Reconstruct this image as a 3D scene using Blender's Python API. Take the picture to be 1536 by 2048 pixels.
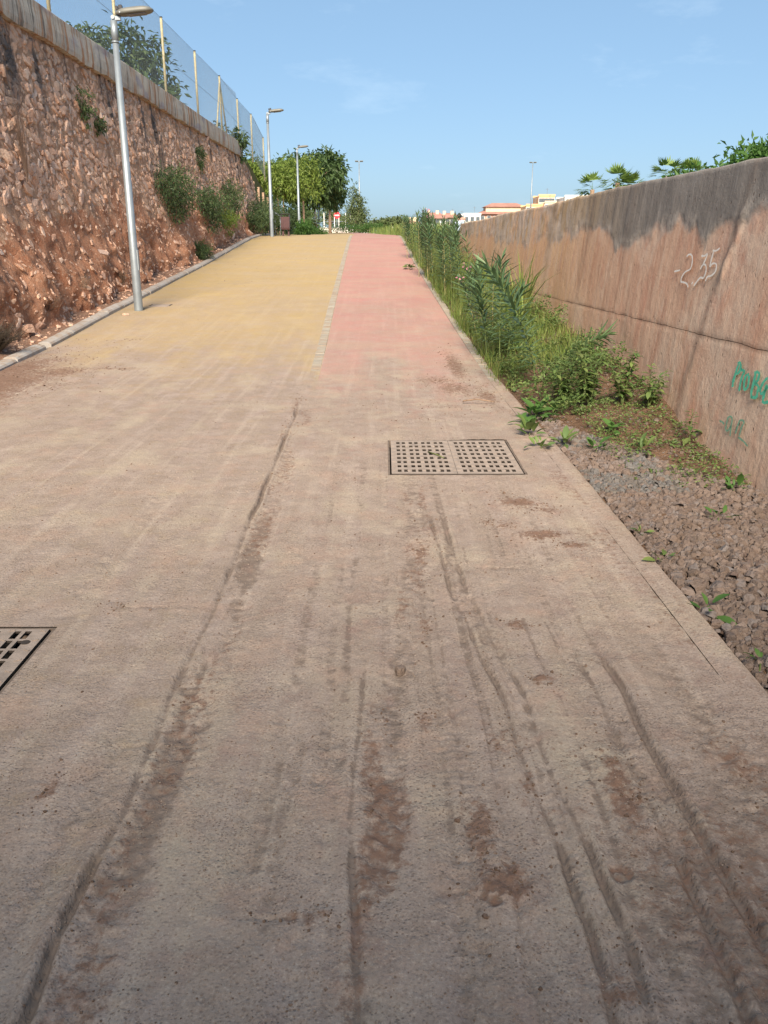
import bpy, math, random
import numpy as np
from mathutils import Vector, Matrix

for o in list(bpy.data.objects):
    bpy.data.objects.remove(o)
S = bpy.context.scene
COL = S.collection
rad = math.radians
rnd = random.Random(11)
RNG = np.random.default_rng(5)

# ------------------------------------------------------------------ camera
cam_d = bpy.data.cameras.new('camera')
cam = bpy.data.objects.new('camera', cam_d)
COL.objects.link(cam)
EYE = 1.55
cam.location = (0, 0, EYE)
cam.rotation_euler = (rad(90 - 17.85), 0, 0)
cam_d.sensor_fit = 'VERTICAL'
cam_d.sensor_height = 24.0
cam_d.lens = 24.0 * 1680.0 / 2048.0
cam_d.clip_start = 0.05
cam_d.clip_end = 4000
S.camera = cam

# ------------------------------------------------------------------ world and sun
SUN_EL = rad(36.0)
SUN_AZ = rad(184.5)          # direction towards the sun, from +Y clockwise
W = bpy.data.worlds.new('World')
S.world = W
W.use_nodes = True
wn = W.node_tree
wn.nodes.clear()
w_out = wn.nodes.new('ShaderNodeOutputWorld')
w_bg = wn.nodes.new('ShaderNodeBackground')
w_sky = wn.nodes.new('ShaderNodeTexSky')
w_sky.sky_type = 'NISHITA'
w_sky.sun_disc = False
w_sky.sun_elevation = SUN_EL
w_sky.sun_rotation = SUN_AZ
w_sky.altitude = 0
w_sky.air_density = 0.8
w_sky.dust_density = 1.45
w_sky.ozone_density = 3.2
w_bg.inputs['Strength'].default_value = 0.072
# thin wisps of cloud, spread over the whole sky
w_tc = wn.nodes.new('ShaderNodeTexCoord')
w_map = wn.nodes.new('ShaderNodeMapping')
w_map.inputs['Scale'].default_value = (2.2, 2.2, 6.5)
w_map.inputs['Location'].default_value = (0.9, 0.3, 0.0)
w_nz = wn.nodes.new('ShaderNodeTexNoise')
w_nz.inputs['Scale'].default_value = 2.1
w_nz.inputs['Detail'].default_value = 7
w_nz.inputs['Roughness'].default_value = 0.62
w_rp = wn.nodes.new('ShaderNodeValToRGB')
w_rp.color_ramp.elements[0].position = 0.56
w_rp.color_ramp.elements[0].color = (0.05, 0.05, 0.05, 1)
w_rp.color_ramp.elements[1].position = 0.80
w_rp.color_ramp.elements[1].color = (0.32, 0.32, 0.32, 1)
w_mix = wn.nodes.new('ShaderNodeMix')
w_mix.data_type = 'RGBA'
w_mix.inputs[7].default_value = (7.0, 8.4, 9.4, 1)
wn.links.new(w_tc.outputs['Generated'], w_map.inputs['Vector'])
wn.links.new(w_map.outputs[0], w_nz.inputs['Vector'])
wn.links.new(w_nz.outputs['Fac'], w_rp.inputs[0])
wn.links.new(w_rp.outputs[0], w_mix.inputs[0])
w_hz = wn.nodes.new('ShaderNodeMix')            # thin even summer haze over the whole sky
w_hz.data_type = 'RGBA'
w_hz.inputs[0].default_value = 0.42
w_hz.inputs[7].default_value = (2.35, 4.25, 6.0, 1)
wn.links.new(w_sky.outputs[0], w_hz.inputs[6])
wn.links.new(w_hz.outputs[2], w_mix.inputs[6])
wn.links.new(w_mix.outputs[2], w_bg.inputs['Color'])
wn.links.new(w_bg.outputs[0], w_out.inputs['Surface'])

sun_d = bpy.data.lights.new('sun', 'SUN')
sun_d.energy = 4.7
sun_d.angle = rad(22.0)
sun_d.color = (1.0, 0.86, 0.68)
sun = bpy.data.objects.new('sun', sun_d)
COL.objects.link(sun)
sdir = Vector((math.sin(SUN_AZ) * math.cos(SUN_EL), math.cos(SUN_AZ) * math.cos(SUN_EL), math.sin(SUN_EL)))
sun.rotation_euler = sdir.to_track_quat('Z', 'Y').to_euler()
sun.location = sdir * 60

S.view_settings.view_transform = 'Standard'
S.view_settings.look = 'None'
S.view_settings.exposure = 1.0
S.view_settings.gamma = 1.0
S.view_settings.use_curve_mapping = False
S.cycles.use_denoising = True
S.cycles.max_bounces = 6
S.cycles.transparent_max_bounces = 8

# ------------------------------------------------------------------ numeric noise
_tab = {}
def vnoise(x, y, seed=0):
    if seed not in _tab:
        _tab[seed] = np.random.default_rng(seed + 900).random((256, 256))
    T = _tab[seed]
    x = np.asarray(x, float); y = np.asarray(y, float)
    xi = np.floor(x).astype(int); yi = np.floor(y).astype(int)
    fx = x - xi; fy = y - yi
    fx = fx * fx * (3 - 2 * fx); fy = fy * fy * (3 - 2 * fy)
    a = T[xi & 255, yi & 255]; b = T[(xi + 1) & 255, yi & 255]
    c = T[xi & 255, (yi + 1) & 255]; d = T[(xi + 1) & 255, (yi + 1) & 255]
    return (a * (1 - fx) + b * fx) * (1 - fy) + (c * (1 - fx) + d * fx) * fy

def fbm(x, y, seed=0, octv=4, gain=0.5):
    s = 0; a = 1; t = 0
    for i in range(octv):
        s = s + a * vnoise(x * 2 ** i + 13.7 * i, y * 2 ** i + 7.1 * i, seed + i)
        t += a; a *= gain
    return s / t            # 0..1, mean .5

def sstep(a, b, x):
    t = np.clip((np.asarray(x, float) - a) / (b - a), 0, 1)
    return t * t * (3 - 2 * t)

# ------------------------------------------------------------------ mesh helpers
def nmesh(name, V, F, mat=None, parent=None, smooth=False, attrs=None, link=True):
    """V (n,3); F: one (m,k) int array or a list of such arrays."""
    V = np.asarray(V, np.float32)
    if isinstance(F, np.ndarray):
        F = [F]
    F = [np.asarray(f, np.int32) for f in F if len(f)]
    me = bpy.data.meshes.new(name)
    me.vertices.add(len(V))
    me.vertices.foreach_set('co', V.ravel())
    nl = sum(f.size for f in F); npol = sum(len(f) for f in F)
    me.loops.add(nl)
    me.loops.foreach_set('vertex_index', np.concatenate([f.ravel() for f in F]))
    me.polygons.add(npol)
    tot = np.concatenate([np.full(len(f), f.shape[1], np.int32) for f in F])
    st = np.concatenate([[0], np.cumsum(tot)[:-1]]).astype(np.int32)
    me.polygons.foreach_set('loop_start', st)
    me.update(calc_edges=True)
    me.polygons.foreach_set('use_smooth', np.full(npol, smooth))
    if attrs:
        for k, a in attrs.items():
            at = me.attributes.new(k, 'FLOAT', 'POINT')
            at.data.foreach_set('value', np.asarray(a, np.float32))
    if mat:
        me.materials.append(mat)
    if not link:
        return me
    o = bpy.data.objects.new(name, me)
    COL.objects.link(o)
    if parent:
        o.parent = parent
    return o

def linkmesh(name, me, parent=None, M=None):
    o = bpy.data.objects.new(name, me)
    COL.objects.link(o)
    if parent:
        o.parent = parent
    if M is not None:
        o.matrix_local = M
    return o

def empty(name, loc, label=None, cat=None, group=None, rz=0):
    o = bpy.data.objects.new(name, None)
    o.empty_display_size = 0.1
    COL.objects.link(o)
    o.location = loc
    o.rotation_euler = (0, 0, rz)
    return tag(o, label, cat, group)

def tag(o, label=None, cat=None, group=None, kind=None):
    if label: o['label'] = label
    if cat: o['category'] = cat
    if group: o['group'] = group
    if kind: o['kind'] = kind
    return o

def gridfaces(ny, nx, keep=None):
    i = np.arange(ny - 1)[:, None] * nx + np.arange(nx - 1)[None, :]
    F = np.stack([i, i + 1, i + nx + 1, i + nx], -1)
    if keep is not None:
        return F[keep]
    return F.reshape(-1, 4)

class MB:
    """collects simple solids into one mesh"""
    def __init__(s):
        s.V = []; s.F3 = []; s.F4 = []; s.n = 0
    def add(s, V, F):
        for f in F:
            f = [i + s.n for i in f]
            (s.F4 if len(f) == 4 else s.F3).append(f) if len(f) in (3, 4) else s.fan(f)
        s.V += [tuple(v) for v in V]; s.n += len(V)
    def fan(s, f):
        for i in range(1, len(f) - 1):
            s.F3.append([f[0], f[i], f[i + 1]])
    def box(s, x0, x1, y0, y1, z0, z1, M=None, bev=0.0):
        if bev:
            b = min(bev, (x1 - x0) / 2.1, (y1 - y0) / 2.1, (z1 - z0) / 2.1)
            V = []
            for (zz, ins) in ((z0, b), (z0 + b, 0), (z1 - b, 0), (z1, b)):
                V += [(x0 + ins, y0 + ins, zz), (x1 - ins, y0 + ins, zz), (x1 - ins, y1 - ins, zz), (x0 + ins, y1 - ins, zz)]
            F = [(3, 2, 1, 0), (12, 13, 14, 15)]
            for k in range(3):
                for j in range(4):
                    F.append((4 * k + j, 4 * k + (j + 1) % 4, 4 * k + 4 + (j + 1) % 4, 4 * k + 4 + j))
        else:
            V = [(x0, y0, z0), (x1, y0, z0), (x1, y1, z0), (x0, y1, z0), (x0, y0, z1), (x1, y0, z1), (x1, y1, z1), (x0, y1, z1)]
            F = [(3, 2, 1, 0), (4, 5, 6, 7), (0, 1, 5, 4), (1, 2, 6, 5), (2, 3, 7, 6), (3, 0, 4, 7)]
        if M is not None:
            V = [M @ Vector(v) for v in V]
        s.add(V, F)
    def tube(s, pts, radii, n=10, caps=True):
        pts = [Vector(p) for p in pts]
        if not hasattr(radii, '__len__'):
            radii = [radii] * len(pts)
        V = []; F = []
        up = Vector((0.01, 0.02, 1))
        for i, p in enumerate(pts):
            d = (pts[min(i + 1, len(pts) - 1)] - pts[max(i - 1, 0)]).normalized()
            a = d.cross(up)
            if a.length < 0.05: a = d.cross(Vector((1, 0, 0)))
            a.normalize(); b = d.cross(a)
            for k in range(n):
                t = 2 * math.pi * k / n
                V.append(p + (a * math.cos(t) + b * math.sin(t)) * radii[i])
        for i in range(len(pts) - 1):
            for k in range(n):
                F.append((i * n + k, i * n + (k + 1) % n, (i + 1) * n + (k + 1) % n, (i + 1) * n + k))
        if caps:
            F.append(tuple(range(n - 1, -1, -1)))
            F.append(tuple((len(pts) - 1) * n + k for k in range(n)))
        s.add(V, F)
    def loft(s, rings):
        n = len(rings[0]); V = [v for r in rings for v in r]; F = []
        for i in range(len(rings) - 1):
            for k in range(n):
                F.append((i * n + k, i * n + (k + 1) % n, (i + 1) * n + (k + 1) % n, (i + 1) * n + k))
        F.append(tuple(range(n - 1, -1, -1)))
        F.append(tuple((len(rings) - 1) * n + k for k in range(n)))
        s.add(V, F)
    def build(s, name, mat, parent=None, smooth=False):
        F = []
        if s.F3: F.append(np.array(s.F3, np.int32))
        if s.F4: F.append(np.array(s.F4, np.int32))
        return nmesh(name, np.array(s.V, np.float32), F, mat, parent, smooth)

# ------------------------------------------------------------------ materials
class NT:
    def __init__(s, name, rough=0.8, spec=0.3, metal=0.0):
        s.m = bpy.data.materials.new(name)
        s.m.use_nodes = True
        s.t = s.m.node_tree
        s.t.nodes.clear()
        s.out = s.t.nodes.new('ShaderNodeOutputMaterial')
        s.b = s.t.nodes.new('ShaderNodeBsdfPrincipled')
        s.b.inputs['Roughness'].default_value = rough
        s.b.inputs['Specular IOR Level'].default_value = spec
        s.b.inputs['Metallic'].default_value = metal
        s.t.links.new(s.b.outputs[0], s.out.inputs['Surface'])
        s._co = None
    def put(s, sock, v):
        if v is None: return
        if isinstance(v, bpy.types.NodeSocket): s.t.links.new(v, sock)
        elif isinstance(v, (tuple, list)) and len(v) == 3 and sock.type == 'RGBA': sock.default_value = (*v, 1)
        else: sock.default_value = v
    def co(s, scale=(1, 1, 1), obj=False):
        g = s.t.nodes.new('ShaderNodeTexCoord' if obj else 'ShaderNodeNewGeometry')
        mp = s.t.nodes.new('ShaderNodeMapping')
        mp.inputs['Scale'].default_value = scale
        s.t.links.new(g.outputs['Object' if obj else 'Position'], mp.inputs[0])
        return mp.outputs[0]
    def noise(s, scale, detail=4, rough=0.55, vec=None, dist=0.0):
        n = s.t.nodes.new('ShaderNodeTexNoise')
        n.inputs['Scale'].default_value = scale
        n.inputs['Detail'].default_value = detail
        n.inputs['Roughness'].default_value = rough
        n.inputs['Distortion'].default_value = dist
        s.put(n.inputs['Vector'], vec if vec is not None else s.co())
        return n.outputs['Fac']
    def vor(s, scale, vec=None, feat='F1', out='Distance'):
        n = s.t.nodes.new('ShaderNodeTexVoronoi')
        n.feature = feat
        n.inputs['Scale'].default_value = scale
        s.put(n.inputs['Vector'], vec if vec is not None else s.co())
        return n.outputs[out]
    def ramp(s, fac, *stops):
        n = s.t.nodes.new('ShaderNodeValToRGB')
        e = n.color_ramp.elements
        while len(e) < len(stops): e.new(0.5)
        for el, (p, c) in zip(e, stops):
            el.position = p
            el.color = (c, c, c, 1) if not isinstance(c, tuple) else (*c, 1)
        s.put(n.inputs[0], fac)
        return n.outputs[0]
    def mix(s, fac, a, b, mode='MIX'):
        n = s.t.nodes.new('ShaderNodeMix')
        n.data_type = 'RGBA'; n.blend_type = mode
        s.put(n.inputs[0], fac); s.put(n.inputs[6], a); s.put(n.inputs[7], b)
        return n.outputs[2]
    def math(s, op, a, b=0.0, clamp=False):
        n = s.t.nodes.new('ShaderNodeMath')
        n.operation = op; n.use_clamp = clamp
        s.put(n.inputs[0], a); s.put(n.inputs[1], b)
        return n.outputs[0]
    def attr(s, name):
        n = s.t.nodes.new('ShaderNodeAttribute')
        n.attribute_name = name
        return n.outputs['Fac']
    def objrand(s):
        return s.t.nodes.new('ShaderNodeObjectInfo').outputs['Random']
    def bump(s, h, strength=0.5, dist=0.01, prev=None):
        n = s.t.nodes.new('ShaderNodeBump')
        n.inputs['Strength'].default_value = strength
        n.inputs['Distance'].default_value = dist
        s.put(n.inputs['Height'], h)
        if prev is not None: s.put(n.inputs['Normal'], prev)
        s.t.links.new(n.outputs[0], s.b.inputs['Normal'])
        return n.outputs[0]
    def color(s, c): s.put(s.b.inputs['Base Color'], c)
    def rough(s, c): s.put(s.b.inputs['Roughness'], c)
    def trans(s, col, amount):
        """leaf: part of the light passes through"""
        tr = s.t.nodes.new('ShaderNodeBsdfTranslucent')
        s.put(tr.inputs['Color'], col)
        mx = s.t.nodes.new('ShaderNodeMixShader')
        mx.inputs[0].default_value = amount
        s.t.links.new(s.b.outputs[0], mx.inputs[1])
        s.t.links.new(tr.outputs[0], mx.inputs[2])
        s.t.links.new(mx.outputs[0], s.out.inputs['Surface'])

MUD_L = (0.350, 0.283, 0.246); MUD_D = (0.230, 0.177, 0.151)
CLOD = (0.155, 0.080, 0.050)

def lane_material(name, base_a, base_b):
    k = NT(name, 0.9, 0.15)
    big = k.noise(0.8, 5, 0.6)
    paint = k.mix(k.ramp(big, (0.35, 0.0), (0.7, 1.0)), base_a, base_b)
    paint = k.mix(k.ramp(k.noise(90, 3, 0.7), (0.42, 0.0), (0.62, 0.25)), paint, (0.42, 0.30, 0.19))
    paint = k.mix(k.ramp(k.noise(1.0, 6, 0.65, k.co((0.45, 1.3, 1))), (0.40, 0.0), (0.68, 0.55)), paint, (0.40, 0.315, 0.225))
    paint = k.mix(k.ramp(k.noise(9, 6, 0.7), (0.58, 0.0), (0.74, 0.45)), paint, (0.30, 0.22, 0.15))
    streak = k.noise(1.0, 6, 0.62, k.co((7.0, 0.55, 1)))
    mott = k.noise(5.5, 7, 0.68)
    mud = k.mix(k.ramp(mott, (0.30, 0.0), (0.68, 1.0)), MUD_D, MUD_L)
    mud = k.mix(k.ramp(streak, (0.36, 0.55), (0.62, 0.0)), mud, (0.265, 0.21, 0.165))
    mud = k.mix(k.ramp(k.noise(1.0, 4, 0.6, k.co((11.0, 0.35, 1))), (0.52, 0.0), (0.72, 0.4)), mud, (0.45, 0.38, 0.315))
    mud = k.mix(k.ramp(k.noise(2.3, 5, 0.6, k.co((1, .6, 1))), (0.50, 0.0), (0.66, 0.75)), mud, (0.36, 0.30, 0.235))
    mud = k.mix(k.ramp(k.noise(3.3, 6, 0.65), (0.52, 0.0), (0.68, 0.6)), mud, (0.335, 0.235, 0.185))
    fine = k.noise(120, 4, 0.75)
    mud = k.mix(k.ramp(fine, (0.32, 0.55), (0.47, 0.0)), mud, (0.15, 0.108, 0.08))
    mud = k.mix(k.ramp(fine, (0.55, 0.0), (0.68, 0.5)), mud, (0.52, 0.44, 0.37))
    dmp = k.math('ADD', k.attr('damp_shade'), k.math('MULTIPLY', k.math('SUBTRACT', k.noise(18, 8, 0.74), 0.5), 1.8))
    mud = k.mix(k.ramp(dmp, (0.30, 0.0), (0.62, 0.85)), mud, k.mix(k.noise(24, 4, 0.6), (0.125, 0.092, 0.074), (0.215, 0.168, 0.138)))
    cov = k.attr('mud')
    cov = k.math('ADD', cov, k.math('MULTIPLY', k.math('SUBTRACT', mott, 0.5), 0.9))
    cov = k.ramp(cov, (0.05, 0.0), (0.95, 1.0))
    c = k.mix(cov, paint, mud)
    cl = k.math('ADD', k.attr('clod'), k.math('MULTIPLY', k.math('SUBTRACT', k.noise(26, 8, 0.74), 0.5), 1.9))
    cl = k.ramp(cl, (0.34, 0.0), (0.62, 0.92))
    clc = k.mix(k.noise(30, 4, 0.6), (0.115, 0.066, 0.048), (0.24, 0.152, 0.112))
    c = k.mix(cl, c, clc)
    pits = k.math('MULTIPLY', k.ramp(k.vor(47, k.co((1, 1.3, 1))), (0.12, 0.9), (0.27, 0.0)), k.ramp(k.noise(3.7, 5, 0.7), (0.40, 0.0), (0.60, 1.0)))
    pits2 = k.math('MULTIPLY', k.ramp(k.vor(105), (0.16, 0.85), (0.36, 0.0)), k.ramp(k.noise(2.9, 6, 0.7), (0.42, 0.15), (0.60, 1.0)))
    pits = k.math('MAXIMUM', pits, pits2)
    c = k.mix(k.math('MULTIPLY', pits, cov), c, (0.165, 0.122, 0.098))
    speck = k.ramp(k.vor(26), (0.05, 1.0), (0.085, 0.0))
    speck = k.math('MULTIPLY', speck, k.ramp(k.noise(3, 3), (0.45, 0.0), (0.6, 0.8)))
    c = k.mix(speck, c, (0.12, 0.08, 0.06))
    k.color(c)
    wob = k.mix(0.06, k.co(), k.noise(19, 4, 0.6), 'ADD')
    grains = k.math('SUBTRACT', 1.0, k.vor(62, wob))
    crumbs = k.math('MULTIPLY', grains, k.ramp(k.noise(3.1, 5, 0.65), (0.40, 0.12), (0.62, 1.0)))
    b1 = k.bump(k.noise(13, 5, 0.6), 0.22, 0.03)
    b2 = k.bump(k.math('ADD', crumbs, k.math('MULTIPLY', k.noise(38, 4, 0.6), 0.7)), 0.38, 0.011, b1)
    k.bump(k.math('SUBTRACT', 0.0, pits), 0.5, 0.004, b2)
    return k.m

M = {}
M['yellow_lane'] = lane_material('yellow_lane', (0.425, 0.308, 0.112), (0.375, 0.278, 0.12))
M['red_lane'] = lane_material('red_lane', (0.46, 0.205, 0.192), (0.40, 0.165, 0.162))

def plain(name, col, rough=0.6, metal=0.0, var=0.25, scale=8.0, bump=0.0, spec=0.4, obj=True):
    k = NT(name, rough, spec, metal)
    n = k.noise(scale, 5, 0.6, k.co(obj=obj))
    dk = tuple(c * (1 - var) for c in col); lt = tuple(min(1, c * (1 + var)) for c in col)
    k.color(k.mix(k.ramp(n, (0.3, 0.0), (0.7, 1.0)), dk, lt))
    if bump:
        k.bump(k.noise(scale * 6, 4, 0.6, k.co(obj=obj)), bump, 0.01)
    return k.m

def concrete_small(name, a, b):
    k = NT(name, 0.9, 0.15)
    r = k.objrand()
    c = k.mix(r, a, b)
    n = k.noise(7, 6, 0.65)
    c = k.mix(k.ramp(n, (0.42, 0.0), (0.68, 0.75)), c, (0.30, 0.20, 0.13))
    c = k.mix(k.ramp(k.noise(120, 2), (0.3, 0.35), (0.45, 0.0)), c, (0.14, 0.12, 0.10))
    k.color(c)
    k.bump(k.noise(60, 5, 0.7), 0.4, 0.01)
    return k.m
M['kerb'] = concrete_small('kerb_concrete', (0.42, 0.40, 0.38), (0.35, 0.33, 0.31))
M['paving'] = concrete_small('paving_concrete', (0.36, 0.33, 0.275), (0.29, 0.265, 0.225))

def soil(name, a, b, c3, sc=3.0):
    k = NT(name, 0.95, 0.1)
    n = k.noise(sc, 8, 0.65)
    c = k.mix(k.ramp(n, (0.32, 0.0), (0.66, 1.0)), a, b)
    c = k.mix(k.ramp(k.noise(sc * 5.3, 6, 0.7), (0.52, 0.0), (0.72, 0.8)), c, c3)
    c = k.mix(k.ramp(k.noise(sc * 30, 3, 0.7), (0.3, 0.55), (0.48, 0.0)), c, tuple(x * 0.35 for x in a))
    k.color(c)
    b1 = k.bump(k.noise(sc * 5, 8, 0.68), 0.8, 0.08)
    k.bump(k.noise(sc * 26, 5, 0.7), 0.6, 0.02, b1)
    return k.m
M['verge'] = soil('verge_soil', (0.125, 0.074, 0.047), (0.234, 0.148, 0.098), (0.281, 0.195, 0.133), 4)
M['shoulder'] = soil('shoulder_soil', (0.24, 0.125, 0.085), (0.38, 0.24, 0.17), (0.46, 0.33, 0.25), 4)
M['bank'] = soil('red_earth', (0.34, 0.145, 0.082), (0.51, 0.275, 0.175), (0.55, 0.39, 0.29), 2.6)
M['ground'] = soil('grassy_ground', (0.09, 0.10, 0.035), (0.16, 0.15, 0.06), (0.22, 0.17, 0.10), 0.6)

def runoff(k, c):
    """dark water stains running down from the coping"""
    sx = k.t.nodes.new('ShaderNodeSeparateXYZ')
    k.t.links.new(k.co(), sx.inputs[0])
    st = k.ramp(k.noise(1.5, 5, 0.6, k.co((1.0, 1.0, 0.10))), (0.52, 0.0), (0.61, 1.0))
    up = k.ramp(k.math('MULTIPLY', sx.outputs[2], 0.2), (0.60, 0.0), (0.86, 0.95))
    return k.mix(k.math('MULTIPLY', st, up), c, (0.10, 0.09, 0.09))

def stone_mat(name, cols, mudc, mud, run=False):
    k = NT(name, 0.9, 0.15)
    r = k.math('FRACT', k.math('ADD', k.attr('rnd'), k.objrand()))
    n = len(cols)
    c = k.ramp(r, *[(i / max(1, n - 1), cols[i]) for i in range(n)])
    c = k.mix(k.ramp(k.noise(9, 6, 0.65), (0.36, 0.0), (0.62, mud)), c, mudc)
    c = k.mix(k.ramp(k.noise(60, 4, 0.7), (0.32, 0.5), (0.48, 0.0)), c, tuple(x * 0.5 for x in mudc))
    if run: c = runoff(k, c)
    k.color(c)
    k.bump(k.noise(28, 6, 0.7), 0.7, 0.03)
    return k.m
M['rubble'] = stone_mat('rubble_stone', [(0.621, 0.398, 0.293), (0.746, 0.547, 0.423), (0.534, 0.348, 0.261), (0.696, 0.497, 0.385), (0.572, 0.472, 0.423), (0.800, 0.597, 0.447), (0.597, 0.360, 0.249), (0.684, 0.572, 0.497)], (0.534, 0.293, 0.193), 0.7, True)
M['gravel'] = stone_mat('gravel_stone', [(0.136, 0.108, 0.092), (0.200, 0.159, 0.139), (0.119, 0.098, 0.092), (0.240, 0.193, 0.172), (0.159, 0.124, 0.107), (0.200, 0.185, 0.186), (0.136, 0.098, 0.085)], (0.143, 0.098, 0.074), 0.6)
M['bluegravel'] = stone_mat('grey_gravel_stone', [(0.125, 0.125, 0.132), (0.169, 0.168, 0.171), (0.101, 0.101, 0.103), (0.203, 0.196, 0.189)], (0.134, 0.109, 0.088), 0.6)
M['clod'] = stone_mat('mud_clod', [(0.12, 0.08, 0.06), (0.20, 0.14, 0.105), (0.15, 0.10, 0.075), (0.27, 0.20, 0.16), (0.10, 0.068, 0.052)], (0.16, 0.105, 0.08), 0.5)
M['grit'] = stone_mat('mud_grit', [(0.25, 0.195, 0.165), (0.37, 0.30, 0.26), (0.30, 0.24, 0.205), (0.20, 0.15, 0.125), (0.42, 0.35, 0.30)], (0.28, 0.22, 0.18), 0.4)
M['pebble'] = stone_mat('pale_stone', [(0.50, 0.40, 0.31), (0.42, 0.32, 0.25)], (0.40, 0.29, 0.21), 0.5)

# wall that leans back: attribute 'band' = the dark weathered upper skin, 'joint', 'stain'
def wall_mat():
    k = NT('old_concrete', 0.92, 0.12)
    st = k.co((2.0, 2.0, 0.13))
    s1 = k.noise(2.6, 7, 0.66, st)
    s2 = k.noise(9.0, 6, 0.7, k.co((2.0, 2.0, 0.10)))
    blot = k.noise(2.1, 7, 0.65)
    low = k.mix(k.ramp(s1, (0.34, 0.0), (0.64, 1.0)), (0.531, 0.305, 0.220), (0.678, 0.475, 0.356))
    low = k.mix(k.ramp(k.noise(0.9, 7, 0.66), (0.46, 0.0), (0.62, 0.85)), low, (0.678, 0.537, 0.435))
    low = k.mix(k.ramp(blot, (0.54, 0.0), (0.70, 0.7)), low, (0.565, 0.305, 0.226))
    low = k.mix(k.ramp(s2, (0.56, 0.0), (0.72, 0.65)), low, (0.768, 0.644, 0.531))
    low = k.mix(k.ramp(s2, (0.26, 0.6), (0.40, 0.0)), low, (0.339, 0.209, 0.158))
    top = k.mix(k.ramp(s1, (0.32, 0.0), (0.68, 1.0)), (0.167, 0.155, 0.147), (0.305, 0.282, 0.262))
    top = k.mix(k.ramp(blot, (0.52, 0.0), (0.70, 0.7)), top, (0.315, 0.299, 0.287))
    top = k.mix(k.ramp(s2, (0.57, 0.0), (0.75, 0.6)), top, (0.427, 0.404, 0.378))
    sun_tint = k.attr('sun_tint')  # orange of the sunlit far end, put into the wall colour
    top = k.mix(k.math('MULTIPLY', sun_tint, k.ramp(s1, (0.35, 0.25), (0.6, 0.9))), top, (0.58, 0.38, 0.17))
    low = k.mix(k.math('MULTIPLY', sun_tint, k.ramp(s2, (0.38, 0.1), (0.6, 0.8))), low, (0.72, 0.46, 0.22))
    edge = k.math('ADD', k.attr('band'), k.math('MULTIPLY', k.math('SUBTRACT', k.noise(6, 7, 0.7), 0.5), 0.55))
    f = k.ramp(edge, (0.40, 0.0), (0.58, 1.0))
    c = k.mix(f, low, top)
    rim = k.ramp(edge, (0.30, 0.0), (0.46, 0.75), (0.60, 0.65), (0.85, 0.0))
    c = k.mix(k.math('MULTIPLY', rim, k.ramp(k.noise(3.2, 5), (0.40, 0.0), (0.58, 1.0))), c, (0.54, 0.48, 0.43))
    pits = k.ramp(k.vor(13, k.co((1, 1, .55))), (0.06, 1.0), (0.13, 0.0))
    pits = k.math('MULTIPLY', pits, k.ramp(k.noise(1.7, 4), (0.42, 0.0), (0.56, 1.0)))
    c = k.mix(k.math('MULTIPLY', pits, 0.85), c, (0.07, 0.045, 0.035))
    stain = k.math('MULTIPLY', k.attr('stain'), k.ramp(k.noise(7, 6, 0.7), (0.30, 0.45), (0.6, 1.0)))
    c = k.mix(stain, c, (0.17, 0.135, 0.115))
    c = k.mix(k.ramp(k.noise(70, 4, 0.7), (0.30, 0.40), (0.46, 0.0)), c, (0.16, 0.10, 0.075))
    c = k.mix(k.math('MULTIPLY', k.attr('joint'), 0.55), c, (0.15, 0.085, 0.06))
    k.color(c)
    b1 = k.bump(k.math('SUBTRACT', k.noise(8, 8, 0.7), k.math('MULTIPLY', pits, 0.6)), 0.45, 0.03)
    b2 = k.bump(s2, 0.25, 0.02, b1)
    k.bump(k.noise(110, 3, 0.6), 0.25, 0.004, b2)
    return k.m
M['wall'] = wall_mat()

def coping_mat():
    k = NT('coping_concrete', 0.9, 0.15)
    st = k.noise(3.0, 7, 0.66, k.co((2.0, 2.0, 0.22)))
    c = k.mix(k.ramp(k.noise(1.3, 6, 0.65), (0.35, 0.0), (0.65, 1.0)), (0.45, 0.40, 0.35), (0.62, 0.56, 0.48))
    c = k.mix(k.ramp(st, (0.50, 0.0), (0.60, 0.85)), c, (0.40, 0.19, 0.09))
    c = k.mix(k.ramp(k.noise(2.1, 7, 0.7, k.co((2.4, 2.4, 0.3))), (0.36, 0.9), (0.47, 0.0)), c, (0.14, 0.125, 0.115))
    c = k.mix(k.ramp(k.noise(1.1, 3, 0.5, k.co((1, 1, 2.4))), (0.58, 0.0), (0.66, 0.5)), c, (0.27, 0.25, 0.33))
    c = k.mix(k.ramp(k.noise(60, 3, 0.7), (0.30, 0.4), (0.45, 0.0)), c, (0.14, 0.12, 0.1))
    k.color(c)
    k.bump(k.noise(14, 7, 0.7), 0.6, 0.03)
    return k.m
M['coping'] = coping_mat()

def face_mat():
    """mortar and earth between the stones, with dark run-off streaks below the coping"""
    k = NT('rubble_mortar', 0.95, 0.1)
    c = k.mix(k.ramp(k.noise(2.0, 8, 0.66), (0.32, 0.0), (0.66, 1.0)), (0.373, 0.192, 0.119), (0.565, 0.362, 0.249))
    c = k.mix(k.ramp(k.noise(14, 6, 0.7), (0.5, 0.0), (0.7, 0.8)), c, (0.633, 0.475, 0.362))
    c = k.mix(k.ramp(k.noise(45, 4, 0.7), (0.30, 0.6), (0.46, 0.0)), c, (0.158, 0.085, 0.056))
    c = runoff(k, c)
    k.color(c)
    b1 = k.bump(k.noise(11, 8, 0.7), 0.9, 0.08)
    k.bump(k.noise(50, 5, 0.7), 0.6, 0.02, b1)
    return k.m
M['face'] = face_mat()

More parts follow.
